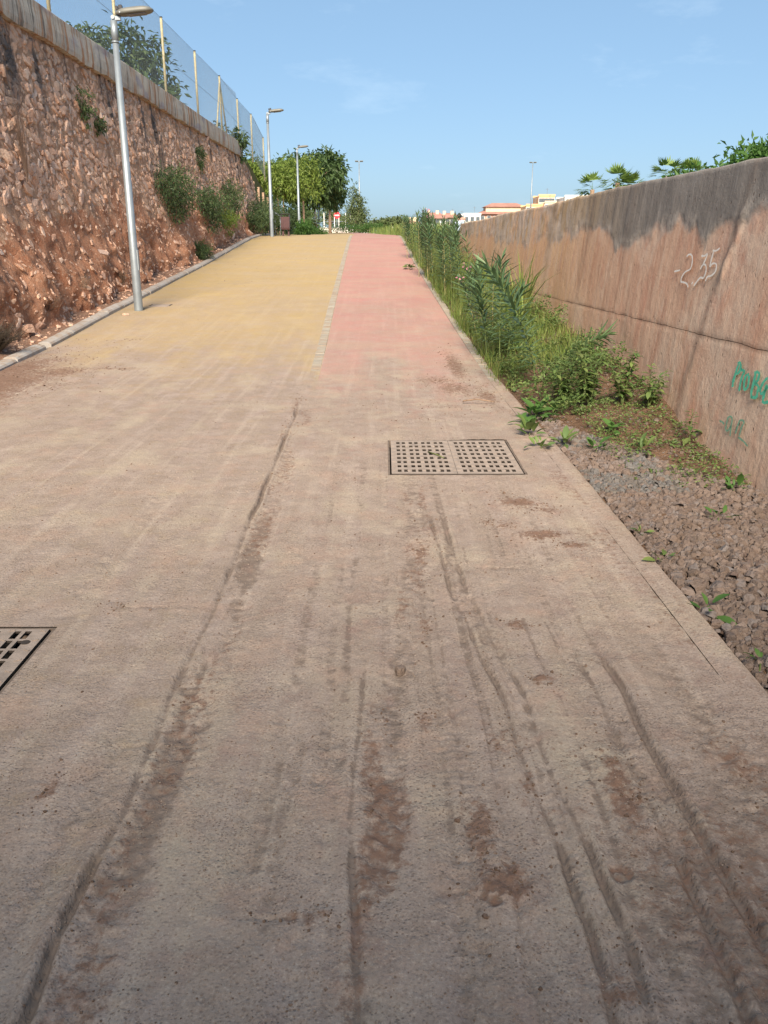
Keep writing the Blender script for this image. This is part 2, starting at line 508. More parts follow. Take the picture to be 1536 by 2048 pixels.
def leaf_mat(name, cols, trans=0.35, rough=0.55, spec=0.35):
    k = NT(name, rough, spec)
    r = k.math('FRACT', k.math('ADD', k.attr('rnd'), k.objrand()))
    n = len(cols)
    c = k.ramp(r, *[(i / max(1, n - 1), cols[i]) for i in range(n)])
    c = k.mix(k.ramp(k.noise(1.6, 4), (0.35, 0.0), (0.65, 0.35)), c, tuple(x * 0.6 for x in cols[0]))
    k.color(c)
    k.trans(c, trans)
    return k.m
M['leaf_tree'] = leaf_mat('broad_leaf', [(0.055, 0.095, 0.038), (0.095, 0.15, 0.06), (0.07, 0.12, 0.05), (0.13, 0.19, 0.08)])
M['leaf_young'] = leaf_mat('young_leaf', [(0.14, 0.21, 0.04), (0.22, 0.30, 0.06), (0.17, 0.25, 0.05), (0.27, 0.33, 0.08)], 0.45)
M['leaf_big'] = leaf_mat('deep_leaf', [(0.045, 0.085, 0.03), (0.085, 0.14, 0.045), (0.06, 0.105, 0.035), (0.13, 0.19, 0.06)], 0.3)
M['leaf_conifer'] = leaf_mat('conifer_leaf', [(0.09, 0.125, 0.05), (0.14, 0.18, 0.07), (0.11, 0.15, 0.06)], 0.2)
M['leaf_bush'] = leaf_mat('bush_leaf', [(0.06, 0.10, 0.045), (0.10, 0.155, 0.06), (0.08, 0.13, 0.055), (0.14, 0.19, 0.07)], 0.3)
M['leaf_bright'] = leaf_mat('bright_leaf', [(0.065, 0.15, 0.035), (0.11, 0.22, 0.05), (0.085, 0.18, 0.045)], 0.4)
M['leaf_olean'] = leaf_mat('oleander_leaf', [(0.080, 0.147, 0.062), (0.123, 0.203, 0.094), (0.102, 0.175, 0.075), (0.160, 0.238, 0.106)], 0.25, 0.42, 0.5)
M['leaf_weed'] = leaf_mat('weed_leaf', [(0.086, 0.155, 0.044), (0.155, 0.230, 0.066), (0.115, 0.190, 0.066), (0.207, 0.276, 0.083), (0.172, 0.196, 0.077)], 0.35)
M['grass'] = leaf_mat('grass_blade', [(0.118, 0.201, 0.050), (0.248, 0.330, 0.072), (0.165, 0.248, 0.055), (0.378, 0.389, 0.132), (0.153, 0.224, 0.066)], 0.45)
M['dry'] = leaf_mat('dry_stem', [(0.20, 0.13, 0.09), (0.28, 0.20, 0.14), (0.16, 0.10, 0.075)], 0.1)
M['darkdry'] = leaf_mat('dark_dry_stem', [(0.06, 0.042, 0.034), (0.10, 0.07, 0.05), (0.045, 0.04, 0.03)], 0.1)
M['palm'] = leaf_mat('palm_leaf', [(0.12, 0.20, 0.045), (0.19, 0.28, 0.065), (0.15, 0.24, 0.05)], 0.35)
M['petal'] = leaf_mat('pink_petal', [(0.75, 0.30, 0.42), (0.80, 0.42, 0.50), (0.70, 0.25, 0.38)], 0.4)
M['stem'] = plain('green_stem', (0.10, 0.14, 0.045), 0.7)
M['palestem'] = plain('pale_stem', (0.30, 0.27, 0.13), 0.8)
M['bark'] = plain('bark', (0.25, 0.17, 0.12), 0.95, var=0.4, scale=14, bump=0.6)
M['palebark'] = plain('pale_bark', (0.44, 0.30, 0.21), 0.95, var=0.3, scale=14, bump=0.5)
M['galv'] = plain('galvanised_steel', (0.27, 0.31, 0.345), 0.5, 0.5, 0.12, 5)
M['lampgrey'] = plain('lamp_grey_metal', (0.16, 0.16, 0.145), 0.55, 0.2, 0.12, 6)
M['lens'] = plain('lamp_lens', (0.22, 0.21, 0.24), 0.2, 0.0, 0.1, 6, spec=0.6)
M['black'] = plain('black_plastic', (0.025, 0.025, 0.03), 0.5)
M['cream'] = plain('cream_post_paint', (0.52, 0.46, 0.28), 0.55, 0.1, 0.25, 5)
M['wire'] = plain('fence_wire', (0.22, 0.25, 0.29), 0.5, 0.5, 0.1)
M['iron'] = plain('dusty_cast_iron', (0.30, 0.245, 0.208), 0.85, 0.1, 0.22, 16, bump=0.35)
M['ironedge'] = plain('dark_iron_and_shade', (0.05, 0.04, 0.034), 0.8, 0.2, 0.3, 14)
M['ironframe'] = plain('worn_iron_frame', (0.15, 0.115, 0.092), 0.85, 0.1, 0.35, 14)
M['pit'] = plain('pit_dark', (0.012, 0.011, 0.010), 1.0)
M['brown'] = plain('brown_bin_steel', (0.075, 0.035, 0.038), 0.55, 0.1, 0.15)
M['white'] = plain('white_paint', (0.78, 0.78, 0.76), 0.5, 0, 0.06)
M['red'] = plain('red_sign', (0.62, 0.03, 0.05), 0.4, 0, 0.05)
M['render_white'] = plain('white_render', (0.72, 0.69, 0.64), 0.85, 0, 0.06, 0.3)
M['render_cream'] = plain('cream_render', (0.66, 0.52, 0.38), 0.85, 0, 0.07, 0.3)
M['render_orange'] = plain('orange_render', (0.68, 0.42, 0.23), 0.85, 0, 0.07, 0.3)
M['render_rose'] = plain('rose_brick', (0.48, 0.27, 0.21), 0.85, 0, 0.1, 0.4)
M['tiles'] = plain('roof_tile', (0.36, 0.19, 0.15), 0.85, 0, 0.2, 0.6)
M['glass'] = plain('window_glass', (0.10, 0.12, 0.14), 0.15, 0, 0.1, spec=0.6)
M['deck'] = plain('bridge_concrete', (0.42, 0.38, 0.33), 0.9, 0, 0.15, 0.8, bump=0.3, obj=False)
M['paint_white'] = plain('white_spray_paint', (0.80, 0.78, 0.75), 0.8, 0, 0.1, 30)
M['paint_teal'] = plain('teal_spray_paint', (0.10, 0.52, 0.36), 0.8, 0, 0.25, 30)
M['paint_teal_worn'] = plain('worn_teal_paint', (0.20, 0.40, 0.29), 0.85, 0, 0.3, 40)
M['skin'] = plain('skin', (0.30, 0.17, 0.11), 0.6)
M['hair'] = plain('black_hair', (0.012, 0.010, 0.012), 0.6)
M['shirt'] = plain('pale_blue_shirt', (0.42, 0.50, 0.62), 0.9, 0, 0.1)
M['trousers'] = plain('dark_trousers', (0.05, 0.055, 0.08), 0.9)
M['asphalt'] = plain('grey_path', (0.23, 0.19, 0.20), 0.9, 0, 0.1, 2, obj=False)

# ------------------------------------------------------------------ the lie of the land
_PY = [-30, 8.3, 9.5, 10.5, 12.5, 15.6, 20, 25, 30, 34, 36, 38, 42, 60, 90, 140, 220, 3000]
_PZ = [0, 0, .02, .06, .16, .36, .63, .95, 1.31, 1.6, 1.715, 1.785, 1.84, 2.0, 2.35, 2.9, 3.3, 3.3]
def prof(y):
    y = np.asarray(y, float)
    w = 0.35 + 0.02 * np.abs(y)
    return (np.interp(y - w, _PY, _PZ) + 2 * np.interp(y, _PY, _PZ) + np.interp(y + w, _PY, _PZ)) / 4
_SY = [-30, 7, 8.5, 12.1, 15.6, 18.7, 24, 29.8, 37, 45, 60, 80, 110, 150, 3000]
_SX = [0, 0, -.02, -.10, -.19, -.26, -.38, -.49, -.62, -.80, -1.3, -2.2, -4.5, -9, -9]
def shift(y): return np.interp(y, _SY, _SX)
XK, XC, XR = -4.62, -0.78, 1.26           # kerb, centre strip, right edge (before the shift)
STRIP = 0.13
WX0, WS = 2.50, 0.108                       # right wall: foot and lean
def wallx(z): return WX0 + WS * z
LX0, LS = -5.58, 0.125                       # left wall: foot and lean
def leftx(z): return LX0 - LS * (z - 0.3)
COP0, COP1 = 5.0, 5.55

def verge_z(x, y):
    xr = XR + shift(y)
    t = np.clip((x - xr) / (2.55 - xr), 0, 1.2)
    A = np.interp(y, [0, 5.2, 6.6, 7.6, 9, 14, 22, 30, 36, 40], [-.01, -.01, .05, .26, .32, .30, .24, .15, .08, .02])
    n = fbm(x * 2.2, y * 2.2, 31, 4) - .5
    return prof(y) - .035 + A * t ** 1.1 + n * .11 * np.clip(t * 4, 0, 1)

def dip(x, y, pts, w):
    """distance-like profile to a polyline (x as a function of y)"""
    ys = [p[1] for p in pts]; xs = [p[0] for p in pts]
    i = np.argsort(ys); ys = np.array(ys)[i]; xs = np.array(xs)[i]
    xc = np.interp(y, ys, xs) + (fbm(y * 3, y * 0 + xs[0] * 10, 41, 3) - .5) * .03
    inside = sstep(ys[0] - .25, ys[0], y) * (1 - sstep(ys[-1] - .1, ys[-1] + .5, y))
    return (x - xc) / w, inside

G1 = [(-.74, .8), (-.77, 1.57), (-.75, 1.97), (-.75, 2.39), (-.76, 2.71), (-.75, 3.4), (-.78, 4.66), (-.81, 6.4), (-.83, 8.0)]
G2 = [(-.05, 1.2), (-.06, 1.54), (-.10, 1.99), (-.08, 2.33), (-.07, 2.64)]
G3 = [(.48, 1.0), (.49, 1.6), (.48, 1.83), (.44, 2.17), (.43, 2.61), (.38, 3.03), (.31, 3.63), (.27, 4.66)]
G4 = [(.76, 1.0), (.77, 1.66), (.77, 1.9), (.77, 2.1), (.76, 2.42), (.76, 2.94)]
TB = [(-.03, .8), (-.02, 1.5), (.02, 2.6), (.14, 3.5), (.18, 4.6), (.2, 7.0)]
TC = [(1.02, .8), (1.0, 1.6), (1.06, 2.4), (1.1, 3.5)]
CLODS = [  # x, y, rx, ry, strength
    (.27, 1.94, .07, .22, .75), (.31, 1.74, .09, .10, .95), (.70, 2.12, .06, .30, .8), (.84, 5.02, .16, .13, .9), (.98, 4.86, .12, .08, .7),
    (.70, 4.57, .06, .05, .7), (.60, 4.62, .05, .05, .6), (.88, 4.42, .16, .10, 1.0), (1.02, 4.24, .12, .06, .8), (.64, 9.66, .40, .35, .6), (.95, 10.6, .16, 1.3, .75),
    (.80, 9.2, .30, .5, .7), (1.10, 8.7, .16, .5, .7), (.17, 3.25, .05, .12, .6), (.19, 4.1, .06, .25, .7), (.16, 3.7, .05, .2, .55), (.56, 3.25, .06, .06, .8), (.58, 2.78, .05, .06, .8),
    (.14, 2.50, .05, .10, .6), (.0, 2.5, .04, .06, .5), (.38, 2.38, .08, .10, .55), (.43, 2.15, .05, .10, .6), (1.10, 2.25, .10, .22, .65), (1.12, 1.8, .10, .2, .5), (.90, 1.6, .05, .20, .65),
    (-.20, 1.62, .08, .04, .6), (-1.0, 2.12, .05, .10, .65), (-1.19, 3.42, .06, .06, .45), (-.51, 1.40, .1, .06, .35), (.52, 1.42, .10, .10, .55), (.62, 1.55, .1, .06, .35),
    (-4.3, 9.3, .55, .9, .85), (-3.9, 10.2, .5, .5, .75), (-4.4, 8.2, .6, .7, .7), (-3.3, 10.4, .5, .12, .6), (-4.2, 11.0, .4, .3, .6), (-3.6, 9.4, .6, .5, .45), (-3.9, 12.6, .5, .12, .4),
    (.26, 4.5, .07, .14, .5), (.46, 5.25, .1, .03, .4), (.4, 7.6, .4, .25, .35), (.6, 8.2, .3, .25, .45), (-.84, 6.9, .05, .5, .5), (-.86, 8.2, .06, .5, .55), (-.2, 5.6, .04, .2, .35), (-.06, 8.4, .2, .3, .25)]
PAWS = [(.27, 1.685, .3), (.605, 1.77, -.5)]
HOLES = [(.03, 1.005, 5.665, 6.745), (-2.02, -1.38, 2.62, 3.23)]

def mud_fields(x, y):
    h = (fbm(x * 1.3, y * .9, 3, 4) - .5) * .022 + (fbm(x * 9, y * 10, 7, 4, .6) - .5) * .0065
    h = h + (fbm(x * 30, y * 30, 9, 3, .6) - .5) * .0055
    clod = np.zeros_like(x); damp_shade = np.zeros_like(x)
    for pts, w, dep, two in ((G1, .013, .018, 0), (G2, .011, .007, 0), (G3, .011, .014, .075), (G4, .013, .012, .095)):
        for off in ((0,) if not two else (0, two)):
            d, ins = dip(x - off * (1 + .35 * (fbm(y * 1.7, y * 0, 5, 2) - .5)), y, pts, w)
            br = .35 + .85 * sstep(.38, .62, fbm(y * 2.9, y * 0 + off * 9 + w * 700, 22, 4))
            h = h - ins * br * dep * np.exp(-d * d) + ins * br * dep * .55 * (np.exp(-(d - 1.9) ** 2) + np.exp(-(d + 1.9) ** 2))
            damp_shade = np.maximum(damp_shade, ins * (.38 + .6 * br) * np.exp(-d * d * .9))
    # broken dirty band to the right of the joint, tyre ribs beside it
    d, ins = dip(x - .09, y, G1, .085)
    band = np.exp(-d ** 4) * ins * sstep(.30, .62, fbm(x * 5, y * 1.6, 12, 4))
    clod = np.maximum(clod, .42 * band)
    h = h - band * .006 + band * (fbm(x * 40, y * 40, 17, 2) - .5) * .016
    d, ins = dip(x, y, [(-.02, 1.0), (0.02, 2.6), (.14, 3.5), (.18, 4.6), (.2, 5.4)], .09)
    band = np.exp(-d ** 4) * ins * sstep(.42, .66, fbm(x * 6, y * 2.0, 14, 4))
    clod = np.maximum(clod, .55 * band)
    h = h - band * .004 + band * (fbm(x * 40, y * 40, 18, 2) - .5) * .014
    for (cx, cy, rx, ry, s) in CLODS:
        s = s * .85
        q = ((x - cx) / rx) ** 2 + ((y - cy) / ry) ** 2
        q = q * (.35 + 1.5 * fbm(x / rx * 1.3, y / ry * 1.3, int(abs(cx * 31 + cy * 17)) % 60, 4))
        g = np.exp(-q * 1.1) * s
        clod = np.maximum(clod, g)
        h = h + g * (fbm(x * 34, y * 34, 19, 3, .6) - .30) * min(.05, .028 + rx * .02)
    rim = 0; dig = 0
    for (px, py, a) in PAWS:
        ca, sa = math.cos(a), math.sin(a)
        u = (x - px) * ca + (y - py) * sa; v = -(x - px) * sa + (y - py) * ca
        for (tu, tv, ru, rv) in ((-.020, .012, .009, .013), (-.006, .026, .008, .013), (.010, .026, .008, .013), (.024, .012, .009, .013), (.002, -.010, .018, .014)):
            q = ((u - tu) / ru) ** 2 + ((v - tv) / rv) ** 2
            clod = np.maximum(clod, .66 * np.exp(-q * q * .5)); dig = np.maximum(dig, np.exp(-q * q * .6)); rim = np.maximum(rim, np.exp(-(np.sqrt(q) - 1.6) ** 2 * 6))  # toe and pad hollows coloured dark as painted shade
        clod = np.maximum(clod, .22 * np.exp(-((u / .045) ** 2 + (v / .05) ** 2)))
    damp_shade = np.maximum(damp_shade, 1.1 * dig)  # shade inside the prints put into the mud colour
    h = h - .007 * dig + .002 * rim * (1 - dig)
    n = fbm(x * 1.6, y * .55, 50, 5)
    n2 = fbm(x * 6, y * .5, 52, 4)
    edge = np.where(x < XC, 12.3 - .45 * (x - XC), 12.0)
    mud = 1.0 - sstep(-4.6, 4.2, y - edge + (n - .5) * 5.5 + (n2 - .5) * 2.0)
    mud = np.maximum(mud, .30 + .42 * (1 - sstep(13, 23, y)) * n)
    # red earth washed down along the left kerb
    wash = (1 - sstep(XK + .2, XK + 1.6 + 1.2 * (n - .5), x)) * (1 - sstep(9.5, 12.5, y + (n - .5) * 3))
    clod = np.maximum(clod, wash * (.62 + .5 * (fbm(x * 3, y * 3, 60, 4) - .3)))
    # right edge: darker soil trodden near the gravel, brown tone towards the near right
    clod = np.maximum(clod, .42 * sstep(.75, 1.25, x + (n - .5) * .5) * sstep(.35, .62, fbm(x * 4, y * 2.5, 61, 5)) * (1 - sstep(10.5, 13, y)))
    clod = np.maximum(clod, .40 * sstep(.38, .60, fbm(x * 2.2, y * 1.7, 63, 5)) * sstep(-.2, .8, x) * (1 - sstep(2.0, 3.2, y)))
    fade = 1 - sstep(9.5, 13, y)
    # long tyre bands: darker, trodden mud with tread marks
    for pts, off, w, st, y1, tread in ((G1, .085, .075, .95, 5.0, 1), (G1, -.12, .05, .45, 3.2, 0), (TB, 0, .085, .70, 6.0, 1), (TB, .22, .06, .45, 5.0, 1), (G3, .045, .045, .62, 4.4, 1), (G4, .05, .085, .85, 3.3, 1), (TB, -.34, .07, .38, 4.0, 0), (TC, 0, .08, .60, 3.4, 0), (G1, -.62, .08, .30, 5.5, 1), (TB, -.18, .035, .30, 7.0, 0)):
        d, ins = dip(x - off, y, pts, w)
        d = d + (fbm(x * 6, y * 4, 74, 4) - .5) * 1.6
        a = np.exp(-d ** 4) * ins * (1 - sstep(y1 - .8, y1 + .6, y)) * sstep(.30, .58, fbm(x * 11 + off * 20, y * 2.6, 12 + int(abs(off) * 50), 5))
        damp_shade = np.maximum(damp_shade, .66 * st * a)
        h = h - a * .005 + a * (fbm(x * 34, y * 34, 17, 3) - .5) * .012
        if tread:
            h = h + a * .0019 * np.sin(2 * np.pi * (y / .034 + np.abs(d) * .45 + .5 * fbm(x * 5, y * 5, 69, 3))) * sstep(.42, .6, fbm(x * 6, y * 2.5, 70, 3))
    wx = x + .05 * (fbm(y * .9, y * 0, 75, 3) - .5)
    env = np.exp(-((x - .25) / .75) ** 4) * .8 + .35
    s1_ = sstep(.50, .70, fbm(wx * 21, y * .28, 76, 3)) * sstep(.34, .60, fbm(x * 4, y * 1.6, 77, 4))
    s2_ = sstep(.52, .66, fbm(wx * 48, y * .35, 78, 2)) * sstep(.36, .58, fbm(x * 6, y * 1.1, 79, 4))
    far_ = 1 - .75 * sstep(3.5, 8.5, y)
    damp_shade = np.maximum(damp_shade, (.50 * s1_ + .0 * x) * env * far_); damp_shade = np.maximum(damp_shade, .36 * s2_ * env * far_)
    h = h - .003 * s1_ * env * far_ - .003 * s2_ * env * far_
    corner = sstep(.05, 1.1, x) * (1 - sstep(1.6, 3.4, y)) * .66 * (.35 + 1.1 * fbm(x * 2.6, y * 1.2, 66, 4))
    damp_shade = np.maximum(damp_shade, corner)
    damp_shade = np.maximum(damp_shade, .34 * (1 - sstep(1.2, 2.4, y)) * fbm(x * 1.4, y * 1.4, 67, 4) * 1.5)  # mud colour darker towards the near edge, blotchy
    for (xa, xb, yc) in ((-1.25, -.72, 3.43), (-.36, -.12, 1.625), (-.9, -.6, 2.35), (.3, .8, 3.9)):
        q = np.exp(-((y - yc - .015 * (fbm(x * 6, y * 0, 68, 3) - .5)) / .008) ** 2) * sstep(xa, xa + .1, x) * (1 - sstep(xb - .1, xb, x))
        h = h - q * .007; damp_shade = np.maximum(damp_shade, q * .6)
    return h * fade, mud, clod, damp_shade * fade

# columns and rows of the path surface (denser near the walker)
xs = np.concatenate([np.arange(XK, -2.6, .035), np.arange(-2.6, -1.1, .012), np.arange(-1.1, XR + .0001, .0078)])
ys = [0.55]
while ys[-1] < 12.5: ys.append(ys[-1] + max(.007, .0042 * ys[-1] ** 1.12))
while ys[-1] < 45: ys.append(ys[-1] + .25)
while ys[-1] < 150: ys.append(ys[-1] + 2.0)
ys = np.array(ys)
def snap(arr, v): arr[np.argmin(np.abs(arr - v))] = v
for hx0, hx1, hy0, hy1 in HOLES:
    for v in (hx0, hx1): snap(xs, v)
    for v in (hy0, hy1): snap(ys, v)
snap(xs, XC - STRIP / 2); snap(xs, XC + STRIP / 2); xs[-1] = XR
XX, YY = np.meshgrid(xs, ys)
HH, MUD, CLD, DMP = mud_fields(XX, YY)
PP = np.stack([XX + shift(YY), YY, prof(YY) + HH], -1)
xm = (xs[1:] + xs[:-1]) / 2; ym = (ys[1:] + ys[:-1]) / 2
KEEP = np.ones((len(ys) - 1, len(xs) - 1), bool)
for hx0, hx1, hy0, hy1 in HOLES:
    KEEP &= ~(((xm > hx0) & (xm < hx1))[None, :] & ((ym > hy0) & (ym < hy1))[:, None])
# flatten the rims of the gratings
for hx0, hx1, hy0, hy1 in HOLES:
    dx = np.maximum(np.maximum(hx0 - XX, XX - hx1), 0); dy = np.maximum(np.maximum(hy0 - YY, YY - hy1), 0)
    f = sstep(.0, .12, np.hypot(dx, dy))
    PP[..., 2] = prof(YY) + HH * f

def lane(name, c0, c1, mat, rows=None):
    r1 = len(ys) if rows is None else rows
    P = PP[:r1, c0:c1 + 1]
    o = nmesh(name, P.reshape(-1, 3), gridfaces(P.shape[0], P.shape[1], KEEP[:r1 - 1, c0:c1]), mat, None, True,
              {'mud': MUD[:r1, c0:c1 + 1].ravel(), 'clod': CLD[:r1, c0:c1 + 1].ravel(), 'damp_shade': DMP[:r1, c0:c1 + 1].ravel()})
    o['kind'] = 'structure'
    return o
cA = int(np.argmin(np.abs(xs - (XC - STRIP / 2)))); cB = int(np.argmin(np.abs(xs - (XC + STRIP / 2))))
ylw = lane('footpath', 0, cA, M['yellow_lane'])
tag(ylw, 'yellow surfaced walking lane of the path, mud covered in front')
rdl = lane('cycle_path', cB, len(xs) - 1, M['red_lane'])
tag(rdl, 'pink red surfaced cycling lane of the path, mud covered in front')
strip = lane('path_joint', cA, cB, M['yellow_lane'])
tag(strip, 'narrow strip of pale paving blocks between the two lanes')

# ------------------------------------------------------------------ block rows: centre strip, right edge, left kerb
def block_mesh(L, Wd, Ht, name, mat, bev=.006, seed=0):
    b = MB(); b.box(-Wd / 2, Wd / 2, -L / 2, L / 2, -Ht, 0, None, bev)
    return nmesh(name, b.V, [np.array(b.F4, np.int32)], mat, None, False, None, link=False)
def slope_m(x, y, dz=0, rx=0.0):
    p = Vector((x + float(shift(y)), y, float(prof(y)) + dz))
    p2 = Vector((x + float(shift(y + .3)), y + .3, float(prof(y + .3)) + dz))
    d = (p2 - p).normalized()
    q = Vector((d.y, -d.x, 0)).normalized()
    n = q.cross(d)
    return Matrix(((q.x, d.x, n.x, p.x), (q.y, d.y, n.y, p.y), (q.z, d.z, n.z, p.z), (0, 0, 0, 1)))
bm_ = block_mesh(.198, STRIP - .006, .08, 'paving_block', M['paving'])
y = 8.9; n = 0
while y < 40 and n < 300:
    sink = -.012 * float(1 - sstep(9.0, 11.5, y)) + rnd.uniform(-.002, .002)
    linkmesh('paving_block', bm_, strip, slope_m(XC, y, .006 + sink)); y += .203; n += 1
bm_ = block_mesh(.395, .115, .14, 'edging_block', M['paving'])
edg = empty('edging', (0, 0, 0)); edg['kind'] = 'structure'
tag(edg, 'row of pale edging blocks between the pink lane and the grass')
y = 8.9
while y < 40:
    sink = -.02 * float(1 - sstep(9.5, 12.5, y)) + rnd.uniform(-.003, .003)
    linkmesh('edging_block', bm_, edg, slope_m(XR + .06, y, .010 + sink)); y += .399
# muddy concrete lip nearer the walker
def strip_sheet(name, x0, x1, y0, y1, mat, zf, nx=8, step=.06):
    yy = np.arange(y0, y1, step); xx = np.linspace(0, 1, nx)
    A, B = np.meshgrid(xx, yy)
    X = x0(B) + (x1(B) - x0(B)) * A
    Z = zf(X, B, A)
    return nmesh(name, np.stack([X, B, Z], -1).reshape(-1, 3), gridfaces(len(yy), nx), mat, None, True)
lip = MB()
yy = np.arange(.55, 9.6, .04)
P = []
for k, (dx, dz) in enumerate(((0, -.001), (.05, .004), (.10, .003), (.125, -.004), (.135, -.03), (.14, -.20))):
    nz = (fbm(yy * 5, yy * 0 + k, 71, 3) - .5)
    P.append(np.stack([XR + shift(yy) + dx + nz * (.014 if k > 1 else 0), yy, prof(yy) + dz + nz * .010 * (k in (1, 2))], -1))
P = np.stack(P, 1)
lipo = nmesh('path_edge', P.reshape(-1, 3), gridfaces(len(yy), 6), M['red_lane'], edg, False, {'mud': np.ones(len(yy) * 6), 'clod': (.10 + .3 * fbm(np.repeat(yy, 6) * 3, np.tile(np.arange(6), len(yy)) * .5, 73, 4))})

km = []
for v in range(3):
    b = MB()
    w = .10; L = .985
    ring = lambda yy_, s: [(-w + .0 * s, yy_, -.12), (w, yy_, -.12), (w, yy_, .045 * s), (w - .022, yy_, .068 * s), (w - .06, yy_, .078 * s), (-w + .06, yy_, .078 * s), (-w + .022, yy_, .068 * s), (-w, yy_, .045 * s)]
    b.loft([ring(-L / 2, .95), ring(-L / 2 + .02, 1), ring(0, 1 + rnd.uniform(-.05, .05)), ring(L / 2 - .02, 1), ring(L / 2, .95)])
    km.append(nmesh('kerb_stone', b.V, [np.array(b.F4, np.int32)] + ([np.array(b.F3, np.int32)] if b.F3 else []), M['kerb'], None, False, None, link=False))
kerb = empty('kerb', (0, 0, 0)); kerb['kind'] = 'structure'
tag(kerb, 'low grey concrete kerb along the left edge of the yellow lane')
y = 9.3; i = 0
while y < 44:
    low = -.06 * float(1 - sstep(9.3, 11.2, y))
    if abs(y - 11.75) > .3 or True:
        mt = slope_m(XK - .08 + rnd.uniform(-.012, .012), y, low + rnd.uniform(-.008, .008)) @ Matrix.Rotation(rnd.uniform(-.012, .012), 4, 'Z')
        linkmesh('kerb_stone', km[i % 3], kerb, mt)
    y += 1.0 if not (11.0 < y < 12.0) else 1.17
    i += 1

# ------------------------------------------------------------------ gratings
def grating(name, x0, x1, y0, y1, cells_x, cells_y, label, extra=None):
    """plate with real openings; cells_x/cells_y are lists of (lo, hi, open?) along each axis"""
    root = empty(name, (x0, y0, 0), label, 'drain grate')
    return root
def plate(name, root, X, Y, open_, zt, zb, mat):
    """slab from grid lines X, Y; open_[j][i] marks a hole; walls round every hole and the rim"""
    nx, ny = len(X), len(Y)
    V = [(x, y, zt) for y in Y for x in X] + [(x, y, zb) for y in Y for x in X]
    o2 = nx * ny; F = []
    def op(i, j): return i < 0 or j < 0 or i >= nx - 1 or j >= ny - 1 or open_[j][i]
    for j in range(ny - 1):
        for i in range(nx - 1):
            if open_[j][i]: continue
            a, b_, c, d = j * nx + i, j * nx + i + 1, (j + 1) * nx + i + 1, (j + 1) * nx + i
            F.append((a, b_, c, d))
            if op(i, j - 1): F.append((b_, a, a + o2, b_ + o2))
            if op(i, j + 1): F.append((d, c, c + o2, d + o2))
            if op(i - 1, j): F.append((a, d, d + o2, a + o2))
            if op(i + 1, j): F.append((c, b_, b_ + o2, c + o2))
    o = nmesh(name, np.array(V, np.float32), np.array(F, np.int32), mat, root)
    o.data.materials.append(M['ironedge'])           # hole walls: dirty iron, darkened further as painted shade
    o.data.polygons.foreach_set('material_index', np.array([0 if all(i < o2 for i in f) else 1 for f in F], np.int32))
    return o
def frame_and_pit(root, x0, x1, y0, y1):
    f = MB(); w = .013; z0, z1 = -.06, -.004
    f.box(0, x1 - x0, 0, w, z0, z1); f.box(0, x1 - x0, y1 - y0 - w, y1 - y0, z0, z1)
    f.box(0, w, w, y1 - y0 - w, z0, z1); f.box(x1 - x0 - w, x1 - x0, w, y1 - y0 - w, z0, z1)
    f.build('frame', M['ironframe'], root)
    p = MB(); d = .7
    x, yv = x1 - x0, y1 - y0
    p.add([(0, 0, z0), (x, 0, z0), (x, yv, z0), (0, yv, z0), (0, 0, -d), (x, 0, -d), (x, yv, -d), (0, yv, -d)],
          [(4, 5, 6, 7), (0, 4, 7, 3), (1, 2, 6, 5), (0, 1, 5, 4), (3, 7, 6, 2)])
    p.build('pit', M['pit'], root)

hx0, hx1, hy0, hy1 = HOLES[0]
g1 = empty('drain_grate', (hx0, hy0, 0), 'wide double drain grate with square holes beside the gravel', 'drain grate')
frame_and_pit(g1, hx0, hx1, hy0, hy1)
Wd = hx1 - hx0; Ld = hy1 - hy0; hw = (Wd - .05) / 2
for s in (0, 1):
    ox = .024 + s * (hw + .002)
    X = [ox]; opx = []
    e = .030; pw = (hw - 2 * e) / 4; hs = .027
    for k in range(4):
        b0 = ox + e + k * pw + (pw - 2 * hs - .018) / 2
        for q in (b0, b0 + hs, b0 + hs + .018, b0 + 2 * hs + .018): X.append(q)
    X.append(ox + hw)
    Y = [.024]; ph = (Ld - .048 - .05) / 8
    for k in range(8):
        b0 = .024 + .025 + k * ph
        Y += [b0 + .24 * ph, b0 + .74 * ph]
    Y.append(Ld - .024)
    opn = [[(j % 2 == 1) and (i % 4 in (1, 3)) for i in range(len(X) - 1)] for j in range(len(Y) - 1)]
    pl = plate('cover_plate', g1, X, Y, opn, .0, -.009, M['iron'])
    st = MB()
    for k in range(8):                      # raised anti-slip studs
        for c in range(5):
            cx = ox + e * .55 + c * (hw - e * 1.1) / 4; cy = .024 + .025 + (k + .5) * ph
            st.box(cx - .011, cx + .011, cy - .003, cy + .003, -.001, .0022)
            if c < 4 and k % 2:
                st.box(cx + pw * .5 - .004, cx + pw * .5 + .004, cy + ph * .5 - .010, cy + ph * .5 + .010, -.001, .0022)
    st.build('studs', M['iron'], pl)['kind'] = 'stuff'
hx0, hx1, hy0, hy1 = HOLES[1]
g2 = empty('drain_grate', (hx0, hy0, 0), 'drain grate with long slots at the left edge of the picture', 'drain grate')
frame_and_pit(g2, hx0, hx1, hy0, hy1)
Wd = hx1 - hx0; Ld = hy1 - hy0
X = [.024]; Y = [.024]
npair = 4; pw = (Wd - .048 - .07) / npair
for k in range(npair):
    b0 = .024 + .035 + k * pw + .03
    X += [b0, b0 + .027, b0 + .045, b0 + .072]
X.append(Wd - .024)
for k in range(6):
    b0 = .05 + k * (Ld - .09) / 6
    Y += [b0 + .012, b0 + .012 + .070]
Y.append(Ld - .024)
opn = [[(j % 2 == 1) and (i % 4 in (1, 3)) for i in range(len(X) - 1)] for j in range(len(Y) - 1)]
pl = plate('cover_plate', g2, X, Y, opn, .001, -.009, M['iron'])
st = MB()
